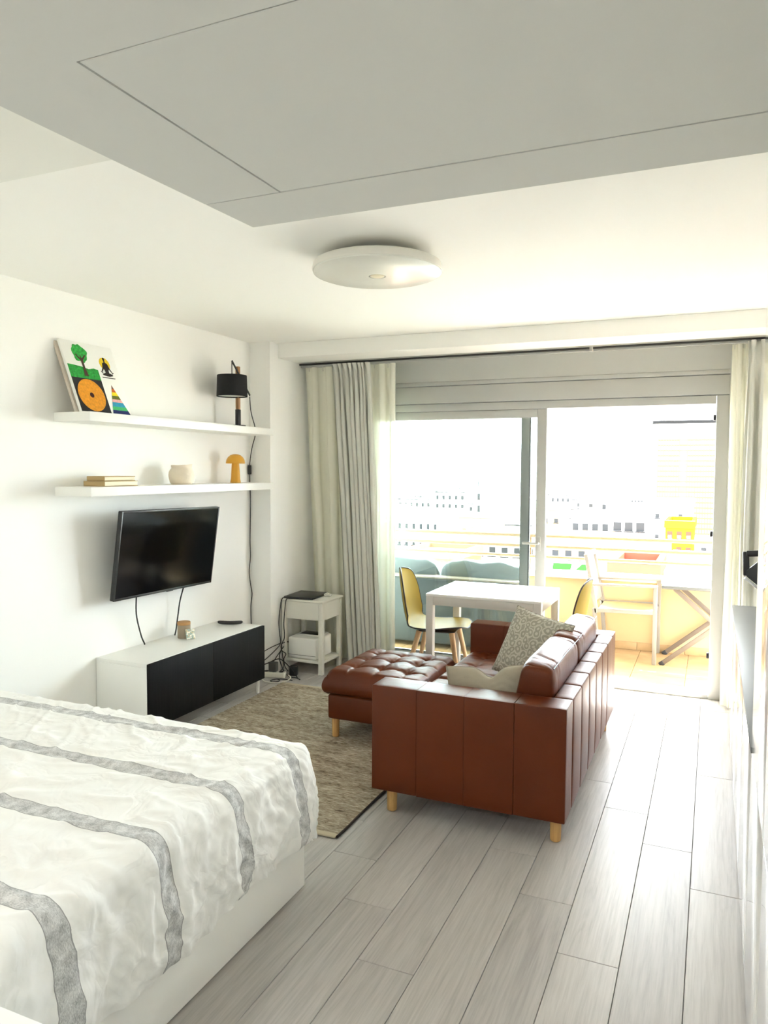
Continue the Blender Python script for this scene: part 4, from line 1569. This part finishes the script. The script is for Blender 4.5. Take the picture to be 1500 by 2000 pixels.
def rfn2(u, v):
    x, y = -RW + 2 * RW * u, -RL + 2 * RL * v
    row = .0016 * math.sin(v * 2 * PI * 80)
    x += .006 * noise.noise(Vector((u * 3, v * 9, 4)))
    y += .008 * noise.noise(Vector((u * 6, v * 2, 8)))
    return Vector((x, y, .0095 + row + .0022 * noise.noise(Vector((x * 60, y * 120, 2)))))


g = m.grid(90, 320, rfn2)
m.build('weave', 'rug', rg, ang=180)
bx(-RW + .01, RW - .01, -RL + .01, RL - .01, .001, .0075, 0).build('backing', 'bindcream', rg)
MB().tube([(RW + .001 + .006 * noise.noise(Vector((3, v * 9 / 30, 4))), -RL + 2 * RL * v / 30, .007) for v in range(31)], .006, 8, 2).build('edge_binding', 'binding', rg)
MB().box(-RW + .004, RW - .004, -RL - .012, -RL + .018, .004, .0125, .003).build('end_band', 'bindcream', rg)
MB().box(-RW + .004, RW - .004, RL - .018, RL + .012, .004, .0125, .003).build('end_band', 'bindcream', rg)

# ================================================================== BED
BX0, BX1, BY0, BY1 = XL + .02, -1.394, 1.075, 2.448
bd = thing('storage_bed', 'white storage bed base under the striped duvet', 'bed', (0, 0, 0))
bx(BX1 - .02, BX1, BY0, BY1, .008, .255, .002).build('side_panel', 'bed', bd)
bx(BX0, BX1 - .0205, BY1 - .02, BY1, .008, .255, .002).build('end_panel', 'bed', bd)
bx(BX0, BX1 - .0205, BY0, BY0 + .02, .008, .255, .002).build('end_panel', 'bed', bd)
bx(BX0, BX1 - .022, BY0 + .022, BY1 - .022, 0, .25, 0).build('base', 'bed', bd)
mt_ = tag(bx(BX0, BX1 - .03, BY0 + .02, BY1 - .02, .2515, .515, .05, 4).build('mattress', 'white'), 'white mattress hidden beneath the striped duvet', 'mattress')
# duvet
ZD = .565
R = .065
EX, EY0, EY1 = BX1 + .016, BY0 + .005, BY1 + .040    # outer faces of the hanging cloth
SX0 = BX0 + .02


def drape_pt(s, t):
    """s: metres from head along +X, t: metres across in world-Y terms; beyond the edges the cloth turns down"""
    ix, iy0, iy1 = EX - R, EY0 + R, EY1 - R
    a = max(0.0, s - ix)
    b1, b0 = max(0.0, t - iy1), max(0.0, iy0 - t)
    b = b1 if b1 > 0 else -b0
    r = math.hypot(a, b)
    bx_, by_ = min(s, ix), min(max(t, iy0), iy1)
    if r < 1e-9:
        return Vector((bx_, by_, ZD)), Vector((0, 0, 1))
    # square-ish corner: use max norm for the drop
    rr_ = max(a, abs(b)) * .65 + r * .35
    dx, dy = a / r, b / r
    arc = R * PI / 2
    if rr_ < arc:
        th = rr_ / R
        o, z = R * math.sin(th), ZD - R * (1 - math.cos(th))
        n = Vector((dx * math.sin(th), dy * math.sin(th), math.cos(th)))
    else:
        d = rr_ - arc
        o, z = R, ZD - R - d
        o += .030 * math.sin(min(1, d / .30) * PI * .8)
        n = Vector((dx, dy, 0.06))
    return Vector((bx_ + dx * o, by_ + dy * o, z)), n


S1 = EX - R + R * PI / 2 + .285
T0 = EY0 + R - R * PI / 2 - .24
T1 = EY1 - R + R * PI / 2 + .255
m = MB()


def ridge(p, sc):
    return 1 - abs(noise.noise(Vector(p) * sc))


def dfn(u, v):
    s, t = SX0 + (S1 - SX0) * u, T0 + (T1 - T0) * v
    # hem wavers
    if u > .8:
        s += (u - .8) / .2 * (.030 * noise.noise(Vector((t * 2.2, 3, 1))) + .012 * noise.noise(Vector((t * 9, 5, 1))))
    p, n = drape_pt(s, t)
    over = max(0.0, s - (EX - R))
    h = .006 * fbm((s * .8, t * 1.6, 2), 3.2, 3)
    rd = ridge((s * .9 + t * .3, t * .9 - s * .35, 5 + .6 * noise.noise(Vector((s * 3, t * 3, 0)))), 5.0)
    h += .007 * max(0, rd - .80) / .2
    rd2 = ridge((s * .5 - t * .8, t * .6 + s * .5, 11), 9.0)
    h += .004 * max(0, rd2 - .78) / .22
    if over > 0:
        k = min(1, over / .25)
        h += .016 * k * noise.noise(Vector((t * 7 + over * 2.4, over * 2.2, 7))) + .012 * k * max(0, ridge((t * 4 + over * 3, over * 3.2, 9), 2.2) - .75) / .25 + .006 * k * max(0, ridge((t * 9 - over * 7, over * 6, 2), 2.0) - .7) / .3
    far = max(0.0, t - (EY1 - R))
    if far > 0:
        h += .018 * min(1, far / .2) * noise.noise(Vector((s * 6, far * 2, 3)))
    return p + n * h


m.grid(210, 230, dfn, uv=lambda u, v: (SX0 + (S1 - SX0) * u, T0 + (T1 - T0) * v))
dv = m.build('striped_duvet', 'duvet', ang=180)
tag(dv, 'white cotton duvet cover with woven grey stripes draped over the bed', 'duvet')

# white chest against the near side of the bed
cs = thing('low_chest', 'low white chest top standing along the near side of the bed', 'chest', (-1.85, .84, 0))
bx(-.75, .85, -.19, .205, .478, .50, .004).build('top', 'bed', cs)
bx(-.74, .84, -.18, .195, .0, .4775, .003).build('carcass', 'bed', cs)

# ================================================================== RIGHT-HAND CABINETS
lc_ = thing('low_cabinet', 'long low gloss white cabinet with grey top along the wall', 'cabinet', (.35, 3.90, 0))
LY0, LY1 = 2.548, 5.258
bx(-.198, .20, LY0 - 3.90, LY1 - 3.90, .03, .728, .001).build('carcass', 'white', lc_)
bx(-.222, .205, LY0 - 3.90, LY1 - 3.90, .7285, .748, .002).build('top', 'glosstop', lc_)
n = 4
w = (LY1 - LY0) / n
for i in range(n):
    y = LY0 - 3.90 + i * w
    bx(-.220, -.200, y + .002, y + w - .002, .022, .727, .0015).build('door', 'gloss', lc_)
    MB().rod((-.19, y + .12, 0), (-.19, y + .12, .03), .018).build('foot', 'black', lc_)
    MB().rod((.15, y + .12, 0), (.15, y + .12, .03), .018).build('foot', 'black', lc_)
tc_ = thing('tall_cabinet', 'tall gloss white cabinet wall beside the viewer, mirroring the terrace', 'cabinet', (.35, 1.64, 0))
TY0, TY1 = .74 - 1.64, 2.538 - 1.64
bx(-.198, .20, TY0, TY1, .03, 2.285, .001).build('carcass', 'white', tc_)
w = (TY1 - TY0) / 3
for i in range(3):
    y = TY0 + i * w
    bx(-.220, -.200, y + .002, y + w - .002, .022, .722, .0015).build('door', 'gloss', tc_)
    bx(-.220, -.200, y + .002, y + w - .002, .730, 2.285, .0015).build('door', 'gloss', tc_)
    MB().rod((-.19, y + .1, 0), (-.19, y + .1, .03), .018).build('foot', 'black', tc_)

# black bracket on a wall arm above the low cabinet
br = thing('wall_bracket', 'black swivel wall bracket above the low cabinet before the drape', 'bracket', (.30, 4.60, 1.0))
m = MB()
m.bar((-.125, .02, .155), (-.118, .02, .02), .02, .034, .006, up=(1, 0, 0))
m.build('plate_post', 'black', br)
MB().bar((-.12, .0, .145), (.258, -.06, .185), .024, .034, .005).build('swing_arm', 'black', br)
m = MB()
m.prism([(-.118, .05), (-.118, .018), (-.03, -.055), (.03, -.055), (.03, .125), (-.06, .105)], lambda x, z: Vector((x, .005, z)), lambda x, z: Vector((x, .03, z)))
m.build('plate', 'black', br)
MB().bar((-.128, -.012, .012), (-.03, -.012, -.066), .03, .012, .003).build('lower_strip', 'steel', br)
MB().box(.235, .2595, -.11, -.01, .08, .26, .004).build('wall_plate', 'black', br)
